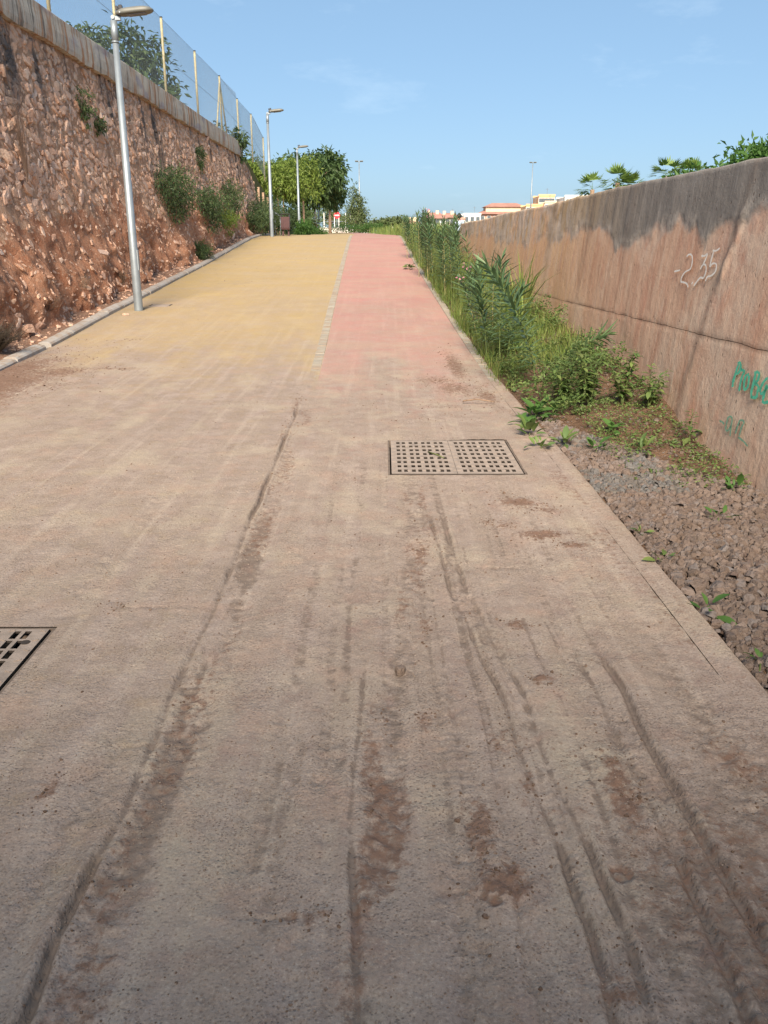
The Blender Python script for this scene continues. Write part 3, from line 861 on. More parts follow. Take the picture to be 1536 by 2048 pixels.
for k in range(7):
    for c in range(5):
        cx = .055 + c * pw; cy = .043 + k * (Ld - .09) / 6
        a = .5 if (k + c) % 2 else -.5
        mt = Matrix.Translation((cx + .02, cy + .005, 0)) @ Matrix.Rotation(a, 4, 'Z')
        st.box(-.013, .013, -.0035, .0035, -.001, .005, mt)
st.build('studs', M['iron'], pl)['kind'] = 'stuff'
k_ = MB(); k_.tube([(Wd - .075, Ld - .148, .0015), (Wd - .075, Ld - .148, .0035)], .019, 14)
k_.build('lock_plug', M['ironedge'], g2)

cy_ = 16.25; cx_ = -4.22
hatch = empty('hatch_cover', (cx_, cy_, float(prof(cy_)) - .0015), 'small grey square hatch cover in the yellow lane beside the lamp post', 'hatch cover')
hatch.rotation_euler = (math.atan(.0625), 0, 0)
b = MB(); b.box(-.20, .20, -.20, .20, -.05, .0015); b.build('frame', M['ironedge'], hatch)
b = MB(); b.box(-.17, .17, -.17, .17, -.04, .004); b.build('lid', M['iron'], hatch)

# ------------------------------------------------------------------ verge, shoulder, ground sheet
xx = np.linspace(0, 1, 60); yy = np.concatenate([np.arange(.5, 13, .045), np.arange(13, 42, .15)])
A, B = np.meshgrid(xx, yy)
x0 = XR + shift(B) + .10; X = x0 + (2.95 - x0) * A
tt = fbm(X * 9, B * 9, 77, 4) - .5
Z = verge_z(X, B) + tt * .035
verge = nmesh('verge', np.stack([X, B, Z], -1).reshape(-1, 3), gridfaces(len(yy), 60), M['verge'], None, True)
tag(verge, 'strip of brown soil between the path and the concrete wall', kind='structure')

def shoulder_z(x, y):
    xk = XK + shift(y) - .18
    t = np.clip((xk - x) / .9, 0, 1.6)
    return prof(y) + .045 + .24 * t ** 1.5 + (fbm(x * 3, y * 3, 81, 4) - .5) * .13 * np.clip(t * 5, 0, 1)
yy = np.concatenate([np.arange(.5, 22, .07), np.arange(22, 45, .2)])
A, B = np.meshgrid(np.linspace(0, 1, 30), yy)
x1 = XK + shift(B) - .12
X = -6.1 + (x1 + 6.1) * A
low = .10 * (1 - sstep(8.0, 10.0, B)) * A
sh = nmesh('shoulder', np.stack([X, B, shoulder_z(X, B) - low], -1).reshape(-1, 3), gridfaces(len(yy), 30), M['shoulder'], None, True)
tag(sh, 'reddish dirt strip between the kerb and the foot of the bank', kind='structure')

def ground_z(x, y):
    left = (x < -6.5)
    right = (x > 2.82)
    base = prof(y) - .12 - 1.3 * (1 - sstep(7.5, 8.6, y))
    pl = np.where(y < 44, 5.25, np.interp(y, [44, 60], [5.25, 2.2]))
    pl = np.maximum(pl, base)
    pr = np.maximum(np.where(y < 36, 1.95, base), base)
    far = np.clip((np.abs(x) - 30) / 200, 0, 1) * 0
    z = np.where(left, pl, np.where(right, pr, base))
    return z + far
gx = np.array(sorted(set([-1500, -700, -300, -150, -80, -40, -25, -16, -11, -8.5, -7.2, -6.62, -6.40, -5.6, -4.7, -3, -1.5, 0, 1.2, 1.9, 2.74, 2.90, 3.6, 5, 8, 12, 20, 35, 60, 110, 220, 500, 1500])), float)
gy = np.array([-60, -30, -12, 0, 4, 8, 9, 10, 11, 12.5, 14, 16, 18, 20, 22.5, 25, 27.5, 30, 32, 34, 35, 36, 37, 38, 40, 42, 44, 47, 50, 55, 60, 70, 80, 90, 105, 120, 140, 170, 220, 300, 450, 800, 1800], float)
A, B = np.meshgrid(gx, gy)
gnd = nmesh('ground', np.stack([A, B, ground_z(A, B)], -1).reshape(-1, 3), gridfaces(len(gy), len(gx)), M['ground'])
gnd['kind'] = 'structure'

# ------------------------------------------------------------------ right concrete wall
yv = np.concatenate([np.arange(-3, 3.8, .3), np.arange(3.8, 13, .028), np.arange(13, 31.6, .07)])
WTOP = lambda y_: 2.13 + .012 * np.sin(y_ * .7) + (fbm(y_ * 1.5, y_ * 0, 90, 4) - .5) * .035
JZ = lambda y_: .845 - .0155 * (y_ - 5.7) + (fbm(y_ * 4.2, y_ * 0, 92, 5, .6) - .5) * .022
BAND = lambda y_: np.interp(y_, [3, 6.3, 6.9, 7.3, 7.6, 8.7, 9.0, 10.2, 10.8, 12.4, 14.1, 18.5, 24.7, 32], [1.7, 1.74, 1.70, 1.58, 1.73, 1.72, 1.58, 1.54, 1.70, 1.60, 1.50, 1.40, 1.62, 1.7])
STAINP = [(2.08, 6.61), (1.845, 6.69), (1.488, 6.77), (1.10, 6.95), (.695, 7.03), (.30, 7.15)]
def wall_part(name, tlo, thi, nz, jpos):
    t = np.linspace(0, 1, nz)
    T, Yw = np.meshgrid(t, yv)
    lo = tlo(Yw); hi = thi(Yw)
    Zw = lo + (hi - lo) * T
    bd = Zw - BAND(Yw) + (fbm(Yw * 2.0, Zw * 2.0, 93, 5) - .5) * .34
    band = sstep(-.22, .22, bd) * (1 - .78 * sstep(9.5, 15, Yw) * (.6 + .8 * (fbm(Yw * 1.2, Zw * .3, 87, 4) - .5)))
    jd = np.abs(Zw - JZ(Yw))
    joint = np.exp(-(jd / .006) ** 2) * (.35 + .65 * sstep(.35, .55, fbm(Yw * 3, Zw * 0, 95, 3)))
    sx = np.interp(Zw, [p[0] for p in STAINP[::-1]], [p[1] for p in STAINP[::-1]])
    sx = sx + (fbm(Zw * 2.5, Zw * 0, 96, 4) - .5) * .10
    sd = (Yw - sx) / (.03 + .07 * fbm(Zw * 3, Yw * 0, 97, 3))
    stain = np.exp(-sd ** 2) * .70 * (.45 + .75 * fbm(Zw * 5, Yw * 5, 88, 4))
    for cy, wd, s in ((5.0, .12, .5), (9.7, .10, .35), (11.6, .16, .45), (14.2, .2, .4), (4.3, .12, .5)):
        stain = np.maximum(stain, s * np.exp(-((Yw - cy - .1 * (fbm(Zw * 2, Zw * 0, int(cy * 7), 3) - .5)) / wd) ** 2) * sstep(.1, .9, Zw / 2))
    sun_tint = sstep(8.5, 15, Yw) * (1.05 - .4 * fbm(Yw * .6, Zw * .6, 89, 3))  # painted sun warmth, growing along the wall
    flake = (sstep(.42, .58, band + (fbm(Yw * 7, Zw * 7, 98, 4) - .5) * .5)) * .010
    rough = (fbm(Yw * 3.0, Zw * 3.0, 99, 5) - .5) * .012
    # rough broken lip beside the long stain
    rag = np.exp(-((Yw - sx + .06) / .05) ** 2) * sstep(1.15, 1.3, Zw) * (1 - sstep(1.75, 1.85, Zw))
    Xw = wallx(Zw) - flake - rough - rag * .035 * fbm(Yw * 20, Zw * 12, 94, 3) + joint * .004
    at = {'band': band.ravel(), 'joint': joint.ravel(), 'stain': stain.ravel(), 'sun_tint': sun_tint.ravel()}
    return np.stack([Xw, Yw, Zw], -1), at
wall = empty('concrete_wall', (2.7, 10, 0), 'tall stained concrete retaining wall on the right, with painted numbers', 'retaining wall')
wall.location = (0, 0, 0)
Pw, at = wall_part('lower', lambda y_: np.full_like(y_, -.25), lambda y_: JZ(y_), 34, 1)
nmesh('lower_lift', Pw.reshape(-1, 3), gridfaces(len(yv), 34)[:, ::-1], M['wall'], wall, True, at)
Pw2, at2 = wall_part('upper', lambda y_: JZ(y_) + .004, lambda y_: WTOP(y_), 46, 1)
# top and back of the wall as extra rows
cap = Pw2[:, -1:, :].copy()
c1 = cap + np.array([.012, 0, .012]); c2 = cap + np.array([.26, 0, .014]); c3 = c2.copy(); c3[..., 2] = 1.2
P3 = np.concatenate([Pw2, c1, c2, c3], 1)
at2 = {k: np.concatenate([a.reshape(len(yv), -1)] + [a.reshape(len(yv), -1)[:, -1:]] * 3, 1).ravel() for k, a in at2.items()}
nmesh('upper_lift', P3.reshape(-1, 3), gridfaces(len(yv), 49)[:, ::-1], M['wall'], wall, True, at2)
b = MB(); b.add([(wallx(-.2), 31.5, -.2), (wallx(2.13), 31.5, 2.13), (wallx(2.13) + .26, 31.5, 2.13), (wallx(2.13) + .26, 31.5, -.2)], [(0, 1, 2, 3)])
e_ = b.build('end_face', M['wall'], wall)

def ribbon(name, strokes, w, mat, parent, off=.016, jit=.0):
    V = []; F = []
    for s in strokes:
        s = [Vector((p[0], p[1])) for p in s]
        # resample with a Catmull-Rom curve
        pts = []
        for i in range(len(s) - 1):
            p0 = s[max(i - 1, 0)]; p1 = s[i]; p2 = s[i + 1]; p3 = s[min(i + 2, len(s) - 1)]
            for k in range(6):
                t = k / 6
                pts.append(.5 * ((2 * p1) + (p2 - p0) * t + (2 * p0 - 5 * p1 + 4 * p2 - p3) * t * t + (3 * p1 - p0 - 3 * p2 + p3) * t ** 3))
        pts.append(s[-1])
        base = len(V)
        for i, p in enumerate(pts):
            d = pts[min(i + 1, len(pts) - 1)] - pts[max(i - 1, 0)]
            if d.length < 1e-6: d = Vector((1, 0))
            d.normalize(); nrm = Vector((-d.y, d.x))
            ww = w * (.75 + .5 * rnd.random()) * (.55 if i in (0, len(pts) - 1) else 1) / 2
            # strokes look broader along the wall than up it
            for sg in (1, -1):
                q = p + Vector((nrm.x * 1.7, nrm.y)) * ww * sg
                V.append((wallx(q.y) - off, q.x, q.y))
        for i in range(len(pts) - 1):
            a = base + 2 * i
            F.append((a, a + 1, a + 3, a + 2))
    return nmesh(name, np.array(V, np.float32), np.array(F, np.int32), mat, parent)
WHITE = [[(7.892, 1.292), (7.833, 1.299), (7.75, 1.308)], [(7.651, 1.423), (7.619, 1.44), (7.563, 1.444), (7.509, 1.423), (7.483, 1.368), (7.504, 1.324), (7.605, 1.298), (7.664, 1.256), (7.665, 1.217), (7.601, 1.211), (7.511, 1.204), (7.452, 1.176)], [(7.388, 1.205), (7.372, 1.224)], [(7.304, 1.437), (7.228, 1.438), (7.181, 1.454), (7.185, 1.418), (7.229, 1.366)], [(7.261, 1.331), (7.229, 1.366), (7.161, 1.366), (7.125, 1.319), (7.152, 1.265), (7.226, 1.263), (7.332, 1.193)], [(7.078, 1.482), (7.006, 1.48), (6.934, 1.501)], [(7.053, 1.477), (7.063, 1.363), (7.017, 1.382), (6.946, 1.381), (6.921, 1.351), (6.934, 1.315), (7.002, 1.287), (7.069, 1.277), (7.092, 1.242)]]
TEAL = [[(6.121, 0.709), (6.089, 0.72), (6.058, 0.699), (6.052, 0.673), (6.068, 0.651), (6.098, 0.637)], [(6.101, 0.708), (6.115, 0.633), (6.123, 0.573), (6.108, 0.54)], [(6.043, 0.674), (5.998, 0.677), (5.977, 0.665), (5.996, 0.643), (5.996, 0.578), (5.986, 0.529)], [(5.891, 0.666), (5.935, 0.648), (5.942, 0.613), (5.928, 0.574), (5.899, 0.556), (5.869, 0.583), (5.873, 0.62), (5.889, 0.655)], [(5.821, 0.684), (5.776, 0.698), (5.741, 0.689), (5.739, 0.649), (5.767, 0.622), (5.73, 0.617), (5.704, 0.603), (5.701, 0.567), (5.701, 0.537), (5.773, 0.525)], [(5.795, 0.684), (5.791, 0.618), (5.792, 0.559), (5.769, 0.518)], [(5.601, 0.685), (5.642, 0.657), (5.67, 0.602), (5.643, 0.57), (5.601, 0.599), (5.571, 0.632)], [(5.593, 0.643), (5.597, 0.549), (5.575, 0.524), (5.504, 0.544)]]
TEAL2 = [[(6.201, 0.27), (6.151, 0.273), (6.105, 0.266)], [(6.065, 0.266), (6.066, 0.318), (6.028, 0.338), (5.991, 0.326), (5.985, 0.283), (6.017, 0.237), (6.057, 0.236), (6.065, 0.266)], [(5.983, 0.288), (5.961, 0.209)], [(5.878, 0.298), (5.865, 0.34), (5.826, 0.352), (5.793, 0.343), (5.81, 0.309), (5.812, 0.281), (5.817, 0.242)], [(5.878, 0.298), (5.884, 0.242)], [(5.829, 0.231), (5.732, 0.223), (5.65, 0.207)]]
ribbon('painted_number', WHITE, .015, M['paint_white'], wall)['label'] = 'white sprayed -2.35'
ribbon('painted_letters', TEAL, .020, M['paint_teal'], wall)['label'] = 'bright teal sprayed letters'
ribbon('painted_letters', TEAL2, .014, M['paint_teal_worn'], wall)['label'] = 'worn faint teal sprayed marks low on the wall'

# ------------------------------------------------------------------ left rubble wall on its earth bank
def bulge(y, z):
    """how far the bank stands out from the plane of the wall"""
    g = prof(y)
    hgt = z - g
    top = 2.25 + 1.2 * (fbm(y * .25, y * 0, 101, 3) - .5) * 2
    top = top * np.interp(y, [8, 14, 20, 28, 40], [1.2, 1.15, 1.0, .75, .5])
    b_ = (1 - sstep(.0, 1.0, hgt / np.maximum(top, .3)))
    out = b_ * (.08 + .44 * fbm(y * .8, z * .8, 103, 4)) * np.interp(y, [8, 20, 34, 40], [1.5, 1.0, .55, .3])
    return out, b_
def left_surface(y, z):
    out, b_ = bulge(y, z)
    n1 = (fbm(y * 1.1, z * 1.1, 105, 5, .55) - .5)
    n2 = (fbm(y * 5, z * 5, 107, 4, .6) - .5)
    led = np.abs((fbm(y * .9, z * 2.4, 109, 4) - .5)) * b_
    return leftx(z) + out + n1 * (.12 + .36 * b_) + n2 * (.035 + .12 * b_) - led * .42, b_
lw = empty('stone_wall', (0, 0, 0), 'long rubble stone retaining wall on red earth along the left of the path', 'retaining wall')
yl = np.concatenate([np.arange(7.5, 26, .055), np.arange(26, 43.6, .11)])
zl = np.linspace(0, 1, 90)
A, B = np.meshgrid(zl, yl)
zb = prof(B) - .25
topz = np.where(B < 39, COP0 + .12, np.interp(B, [39, 41, 43.5], [COP0 + .2, 4.6, 3.0]))
Zl = zb + (topz - zb) * A
Xl, bl = left_surface(B, Zl)
nmesh('rubble_face', np.stack([Xl, B, Zl], -1).reshape(-1, 3), gridfaces(len(yl), 90), M['face'], lw, True)
rf = lw.children[0]
# the bottom quarter is bare red earth: second material by face
rf.data.materials.append(M['bank'])
fm = gridfaces(len(yl), 90)
bf = (bl.ravel()[fm].mean(1) + (fbm(B.ravel()[fm].mean(1) * 1.7, Zl.ravel()[fm].mean(1) * 1.7, 111, 5) - .5) * .8) > .26
rf.data.polygons.foreach_set('material_index', bf.astype(np.int32))
# end return of the wall
def stone_proto(seed, nside):
    r = random.Random(seed)
    V = []; F = []
    ang = [2 * math.pi * (k + r.uniform(-.3, .3)) / nside for k in range(nside)]
    rr = [r.uniform(.72, 1.12) for _ in range(nside)]
    for (s, zz) in ((.95, -.5), (1.0, .18), (.80, .47)):
        for k in range(nside):
            V.append((math.cos(ang[k]) * rr[k] * s + r.uniform(-.06, .06), math.sin(ang[k]) * rr[k] * s + r.uniform(-.06, .06), zz + r.uniform(-.10, .10)))
    V.append((r.uniform(-.2, .2), r.uniform(-.2, .2), .52 + r.uniform(-.05, .08)))
    for lv in range(2):
        for k in range(nside):
            a = lv * nside + k; b_ = lv * nside + (k + 1) % nside
            F.append((a, b_, b_ + nside)); F.append((a, b_ + nside, a + nside))
    for k in range(nside):
        F.append((2 * nside + k, 2 * nside + (k + 1) % nside, 3 * nside))
    return np.array(V), np.array(F, np.int32)
protos = [stone_proto(s, 6 + s % 3) for s in range(14)]
pmesh = [nmesh('stone', v, f, M['rubble'], None, False, {'rnd': np.full(len(v), (i * .37) % 1)}, link=False) for i, (v, f) in enumerate(protos)]
def merge(items, name, mat, parent=None, kind='stuff', smooth=False):
    """items: list of (V, F3, rnd)"""
    Vs = []; Fs = []; R_ = []; n = 0
    for v, f, r in items:
        Vs.append(v); Fs.append(f + n); R_.append(np.full(len(v), r)); n += len(v)
    o = nmesh(name, np.concatenate(Vs), np.concatenate(Fs), mat, parent, smooth, {'rnd': np.concatenate(R_)})
    if kind: o['kind'] = kind
    return o
cand = []
# jittered courses: stones laid close together
for row in range(0, 56):
    y = 8.0 + rnd.random() * .2
    while y < 42:
        z = .35 + row * .089 + rnd.uniform(-.05, .05)
        sz = rnd.choice([.045, .055, .06, .07, .08, .095, .12, .145]) * (1.0 if y < 28 else 1.15)
        g = float(prof(y))
        tz = COP0 - .03 if y < 39 else float(np.interp(y, [39, 41, 43.5], [4.9, 4.4, 2.8]))
        if g + .12 < z < tz - .02:
            bl_ = float(bulge(np.array(y), np.array(z))[1])
            keep = 1.0 if bl_ < .10 else max(.035, .60 - 1.5 * bl_)
            nn = float(fbm(np.array(y * .7), np.array(z * .9), 113, 3))
            if nn < .40: keep *= .6
            if rnd.random() < keep:
                cand.append((y, z, sz, rnd.random()))
        y += sz * rnd.uniform(1.35, 1.95) * (1.0 if y < 24 else 1.25)
def stone_matrix(y, z, sz, r):
    x, _ = left_surface(np.array([y, y + .08, y]), np.array([z, z, z + .08]))
    p = Vector((x[0], y, z))
    ty = Vector((x[1] - x[0], .08, 0)).normalized(); tz = Vector((x[2] - x[0], 0, .08)).normalized()
    n_ = ty.cross(tz).normalized()
    R3 = Matrix((ty, n_.cross(ty), n_)).transposed().to_4x4()
    q = random.Random(int(r * 1e6))
    return (Matrix.Translation(p + n_ * sz * q.uniform(-.36, -.02)) @ R3 @ Matrix.Rotation(q.uniform(-.9, .9), 4, 'Z') @
            Matrix.Rotation(q.gauss(0, .11), 4, 'X') @ Matrix.Rotation(q.gauss(0, .11), 4, 'Y') @
            Matrix.Diagonal((sz * q.uniform(.95, 1.6), sz * q.uniform(.5, .85), sz * q.uniform(.40, .70), 1)))
# those that show largest: size over distance
cand.sort(key=lambda c: -c[2] / (c[0] ** 1.25) if 9.5 + .9 * c[1] < c[0] < 30 else 0)
rest = []
for i, (y, z, sz, r) in enumerate(cand):
    mt = stone_matrix(y, z, sz, r)
    k = int(r * 997) % 14
    if i < 300:
        linkmesh('stone', pmesh[k], lw, mt)
    else:
        v, f = protos[k]
        m3 = np.array(mt)
        rest.append((v @ m3[:3, :3].T + m3[:3, 3], f, r))
merge(rest, 'stones', M['rubble'], lw)
# loose small stones in the bank
items = []
for i in range(4200):
    y = 9.5 + 27 * rnd.random() ** 1.4; g = float(prof(y)); z = g + .05 + 2.6 * rnd.random() ** 1.3
    sz = rnd.choice([.014, .018, .022, .028, .035, .05, .07])
    mt = np.array(stone_matrix(y, z, sz, rnd.random())); v, f = protos[rnd.randrange(14)]
    items.append((v @ mt[:3, :3].T + mt[:3, 3], f, rnd.random()))
merge(items, 'stone_rubble', M['rubble'], lw)

# coping beam in lengths
def coping_len(y0, y1, i):
    n = max(2, int((y1 - y0) / .14)); yy = np.linspace(y0 + .006, y1 - .006, n)
    prof_ = [(.00, COP0), (.015, COP0 + .08), (.015, COP0 + .25), (.0, COP0 + .42), (-.005, COP1 - .02), (-.03, COP1), (-.46, COP1), (-.46, COP0)]
    P = []
    for k, (dx, z) in enumerate(prof_):
        nz = fbm(yy * 2.2, yy * 0 + k * .7, 121, 4) - .5
        zz = z + nz * (.10 if k == 0 else .02)
        xx_ = leftx(np.full_like(yy, COP0)) + .10 + dx + nz * .02
        P.append(np.stack([xx_, yy, zz], -1))
    P = np.stack(P, 1)
    F = gridfaces(n, 8)
    F = [F, np.array([[j * 8 + 7, j * 8, (j + 1) * 8, (j + 1) * 8 + 7] for j in range(n - 1)], np.int32), np.array([list(range(8)), [(n - 1) * 8 + q for q in range(7, -1, -1)]], np.int32)]
    nmesh('coping_block', P.reshape(-1, 3), F, M['coping'], lw, False)
cy0 = 9.0
for i, L in enumerate((4.2, 4.6, 4.1, 4.4, 4.5, 4.3, 4.0)):
    coping_len(cy0, cy0 + L, i); cy0 += L

# ------------------------------------------------------------------ fence on the coping
fx = leftx(COP0) - .12
FH = 2.0
fence = empty('chain_link_fence', (0, 0, 0), 'tall chain link fence on cream posts along the top of the stone wall', 'fence')
pys = [9.1, 13.5, 17.9, 22.2, 26.8, 31.2, 35.6, 39.6, 43.5, 47.5]
fbase = lambda y_: float(np.interp(y_, [39.0, 39.2, 44, 48], [COP1, COP1 - .2, 5.25, 4.6]))
for y in pys:
    b = MB(); z0 = fbase(y)
    b.tube([(fx, y, z0 - .1), (fx, y, z0 + FH)], .036, 10)
    p = b.build('fence_post', M['cream'], fence, True)
    b = MB(); b.tube([(fx, y, z0 + FH), (fx, y, z0 + FH + .03)], .041, 10); b.build('post_cap', M['black'], p)
for y, dy in ((35.6, -1.1), (35.6, 1.1)):
    b = MB(); b.tube([(fx, y + dy, fbase(y) + .02), (fx, y + dy * .05, fbase(y) + FH - .25)], .028, 8); b.build('brace', M['cream'], fence, True)
for hz in (.06, 1.0, 1.95):
    b = MB(); b.tube([(fx + .045, y, fbase(y) + hz) for y in pys], .005, 5); b.build('tension_wire', M['wire'], fence)
# woven wires
def wires():
    V = []; F = []
    sp = .085 ; r = .0016
    for sgn in (1, -1):
        for k in range(int((47.5 - 9.1 + FH) / sp) + 1):
            c = 9.1 - (FH if sgn > 0 else 0) + k * sp
            pts = []
            for t in (0.0, .5, 1.0):
                yy_ = c + (t * FH if sgn > 0 else FH - t * FH) if True else 0
                pts.append((yy_, t))
            y0, y1 = pts[0][0], pts[-1][0]
            t0, t1 = 0.0, 1.0
            lo, hi = 9.1, 47.5
            def yat(t): return y0 + (y1 - y0) * t
            # clip to the length of the fence
            for _ in range(1):
                ta = (lo - y0) / (y1 - y0); tb = (hi - y0) / (y1 - y0)
                t0 = max(t0, min(ta, tb)); t1 = min(t1, max(ta, tb))
            if t1 - t0 < .02: continue
            n0 = len(V)
            for t in (t0, t1):
                yy_ = yat(t); z = fbase(yy_) + .05 + t * (FH - .1)
                for (dx, dz) in ((r, -r), (-r, -r), (0, r)):
                    V.append((fx + .048 + .003 * sgn + dx, yy_, z + dz))
            for q in range(3):
                F.append((n0 + q, n0 + (q + 1) % 3, n0 + 3 + (q + 1) % 3, n0 + 3 + q))
    o = nmesh('wire_mesh', np.array(V, np.float32), np.array(F, np.int32), M['wire'], fence)
    o['kind'] = 'stuff'
wires()
# timber stakes going down beyond the end of the wall
tf = empty('stake_fence', (0, 0, 0), 'short row of pale timber stakes stepping down past the end of the stone wall', 'fence')
for i in range(7):
    y = 42.4 + i * 1.25; x = -6.15 + .05 * i
    z0 = float(np.interp(y, [42, 51], [3.3, 2.0]))
    b = MB(); b.box(x - .05, x + .05, y - .05, y + .05, z0 - 1.2, z0 + 1.0, None, .01); b.build('stake', M['palebark'], tf)

# ------------------------------------------------------------------ overpass behind and above the walker (it shades the foreground)
br = empty('road_bridge', (0, 0, 0), 'concrete road bridge crossing over the path behind the viewer', 'bridge')
BY = -3.78
b = MB(); b.box(-16, 14, BY - 7, BY, 3.0, 3.75); b.build('deck', M['deck'], br)
for y0_ in (BY - .3, BY - 7):
    b = MB(); b.box(-16, 14, y0_, y0_ + .3, 3.753, 4.7, None, .02); b.build('parapet', M['deck'], br)
for x0_ in (-6.6, 3.2):
    b = MB(); b.box(x0_, x0_ + .6, BY - 6.9, BY - .1, -.1, 2.997); b.build('abutment', M['deck'], br)

# ------------------------------------------------------------------ street lamps
def lamp_head_meshes():
    """head along +X; underside faces down"""
    L = .62
    h = MB(); rings = []
    for i in range(15):
        t = i / 14
        x = L * t
        w = .125 * max(.05, (1 - abs(2 * t - 1.02) ** 4.0)) ** .5 + .01
        hh = .070 * max(.05, (1 - abs(2 * t - 1.0) ** 3.2)) ** .5
        ring = []
        for k in range(16):
            a = 2 * math.pi * k / 16
            cy_, sz_ = math.cos(a), math.sin(a)
            yq = w * (abs(cy_) ** .7) * (1 if cy_ > 0 else -1)
            zq = hh * (abs(sz_) ** .8) if sz_ > 0 else -.035 * (abs(sz_) ** .35) * min(1, hh / .06)
            ring.append((x, yq, zq))
        rings.append(ring)
    h.loft(rings)
    l = MB(); l.box(.20, .50, -.075, .075, -.048, -.033, None, .006)
    k = MB(); k.box(.015, .055, -.03, .03, .05, .115, None, .006); k.box(.066, .125, -.032, .032, .055, .125, None, .008)
    s = MB(); s.tube([(.10, -.118, -.005), (.10, -.128, -.005)], .012, 8)
    return h, l, k, s
def street_lamp(x, y, z, H, label, tilt=0.10):
    root = empty('street_lamp', (x, y, z), label, 'street lamp', 'street lamps along the left kerb')
    b = MB(); b.tube([(0, 0, -.1), (0, 0, .02), (0, 0, .55), (0, 0, H - .33)], [.078, .078, .075, .050], 16)
    p = b.build('pole', M['galv'], root, True)
    d = MB(); d.box(.060, .078, -.04, .04, .70, 1.05, None, .004); d.build('access_door', M['galv'], p)
    b = MB(); b.tube([(0, 0, H - .34), (0, 0, H - .02)], .056, 16); b.tube([(0, 0, H - .345), (0, 0, H - .32)], .060, 16); b.build('collar', M['galv'], root, True)
    b = MB(); b.box(-.03, .12, -.025, .025, H - .02, H + .05, None, .008); b.tube([(0, -.05, H + .025), (0, .05, H + .025)], .03, 10); b.build('bracket', M['galv'], root)
    mt = Matrix.Translation((.045, 0, H + .075)) @ Matrix.Rotation(-tilt, 4, 'Y')
    h, l, k, s = lamp_head_meshes()
    hd = h.build('lamp_head', M['lampgrey'], root, True); hd.matrix_local = mt
    l.build('lens', M['lens'], hd); k.build('photocell', M['black'], hd); s.build('screw', M['galv'], hd)
    return root
def on_path(x, y): return float(prof(y))
L1 = street_lamp(-4.44, 15.6, on_path(0, 15.6), 4.66, 'nearest and tallest looking street lamp, galvanised pole on the left kerb')
lamps = [(-4.66, 36.8, 'second street lamp with a flat grey head, beside the brown litter bin at the crest'), (-4.97, 52.0, 'third street lamp along the kerb, in front of the light green young trees')]
def copy_tree(o, parent=None):
    c = o.copy(); COL.objects.link(c); c.parent = parent
    for ch in o.children: copy_tree(ch, c)
    return c
for x, y, lab in lamps:
    c = copy_tree(L1); c.location = (x, y, on_path(x, y)); c['label'] = lab
# slim white lamp with a thin arm
r_ = empty('street_lamp', (-5.75, 74.5, on_path(0, 74.5)), 'slim white street lamp with a thin curved arm, in front of the dark tree', 'street lamp', 'street lamps along the left kerb')
b = MB(); b.tube([(0, 0, -.1), (0, 0, 4.5)], [.085, .06], 10); b.build('pole', M['white'], r_, True)
b = MB(); b.tube([(0, 0, 4.5), (.03, 0, 4.66), (.25, 0, 4.74), (.7, 0, 4.80)], [.06, .05, .04, .035], 8); b.build('arm', M['white'], r_, True)
b = MB(); b.box(.7, 1.35, -.12, .12, 4.76, 4.86, None, .04); b.build('lamp_head', M['galv'], r_)
# tall floodlight masts
def mast(x, y, H, label, mat, two):
    z = float(ground_z(np.array([x]), np.array([y]))[0])
    r_ = empty('light_mast', (x, y, z), label, 'light mast', 'tall light masts in the distance')
    b = MB(); b.tube([(0, 0, -.2), (0, 0, H * .45), (0, 0, H)], [.16, .11, .055], 10); b.build('pole', mat, r_, True)
    b = MB(); b.box(-.5, .5, -.04, .04, H, H + .07); b.build('crossbar', M['galv'], r_)
    for s in (-.55, .10) if two else (-.25,):
        b = MB(); b.box(s, s + .45, -.25, .10, H + .05, H + .17, None, .03); b.build('floodlight', M['lampgrey'], r_)
    return r_
mast(-3.3, 120, 9.0, 'tall thin light mast standing beside the pointed conifer', M['galv'], True)
mast(23.0, 140, 10.3, 'tall thin light mast rising behind the concrete wall near the tan building', M['galv'], True)

# ------------------------------------------------------------------ litter bins, rail, sign, far railing
def bin_(name, x, y, z, s, label, mat):
    r_ = empty(name, (x, y, z), label, 'litter bin', 'brown litter bins at the crest of the path')
    for sx in (-.13, .13):
        b = MB(); b.box(sx - .035, sx + .035, -.03, .03, 0, .34, None, .006); o = b.build('leg', mat, r_)
    b = MB(); b.loft([[(-.16, -.14, .30), (.16, -.14, .30), (.16, .14, .30), (-.16, .14, .30)], [(-.19, -.17, .36), (.19, -.17, .36), (.19, .17, .36), (-.19, .17, .36)], [(-.20, -.18, .86), (.20, -.18, .86), (.20, .18, .86), (-.20, .18, .86)]])
    bd = b.build('body', mat, r_)
    b = MB()
    for k in range(5): b.box(-.19 + k * .08, -.15 + k * .08, -.197, -.178, .40, .82)
    o = b.build('ribs', mat, bd); o['kind'] = 'stuff'
    b = MB(); b.box(-.22, .22, -.20, .20, .97, 1.0, None, .01); b.box(-.20, -.17, -.15, .15, .86, .97); b.box(.17, .20, -.15, .15, .86, .97)
    b.build('hood', M['black'], r_)
    r_.scale = (s, s, s)
    return r_
bin_('litter_bin', -4.17, 37.6, on_path(0, 37.6) - .02, .92, 'dark brown hooded litter bin beside the second street lamp', M['brown'])
bin_('litter_bin', -6.75, 77, on_path(0, 77), .8, 'small far litter bin left of the slim white lamp', M['brown'])
bin_('litter_bin', -5.65, 73, on_path(0, 73), .95, 'small far litter bin just right of the slim white lamp', M['brown'])
hr = empty('handrail', (-4.62, 38.3, on_path(0, 38.3)), 'sloping metal handrail beside the brown litter bin', 'handrail')
b = MB(); b.tube([(-.42, .9, 1.12), (.16, 0, .80)], .03, 8); b.build('rail', M['galv'], hr, True)
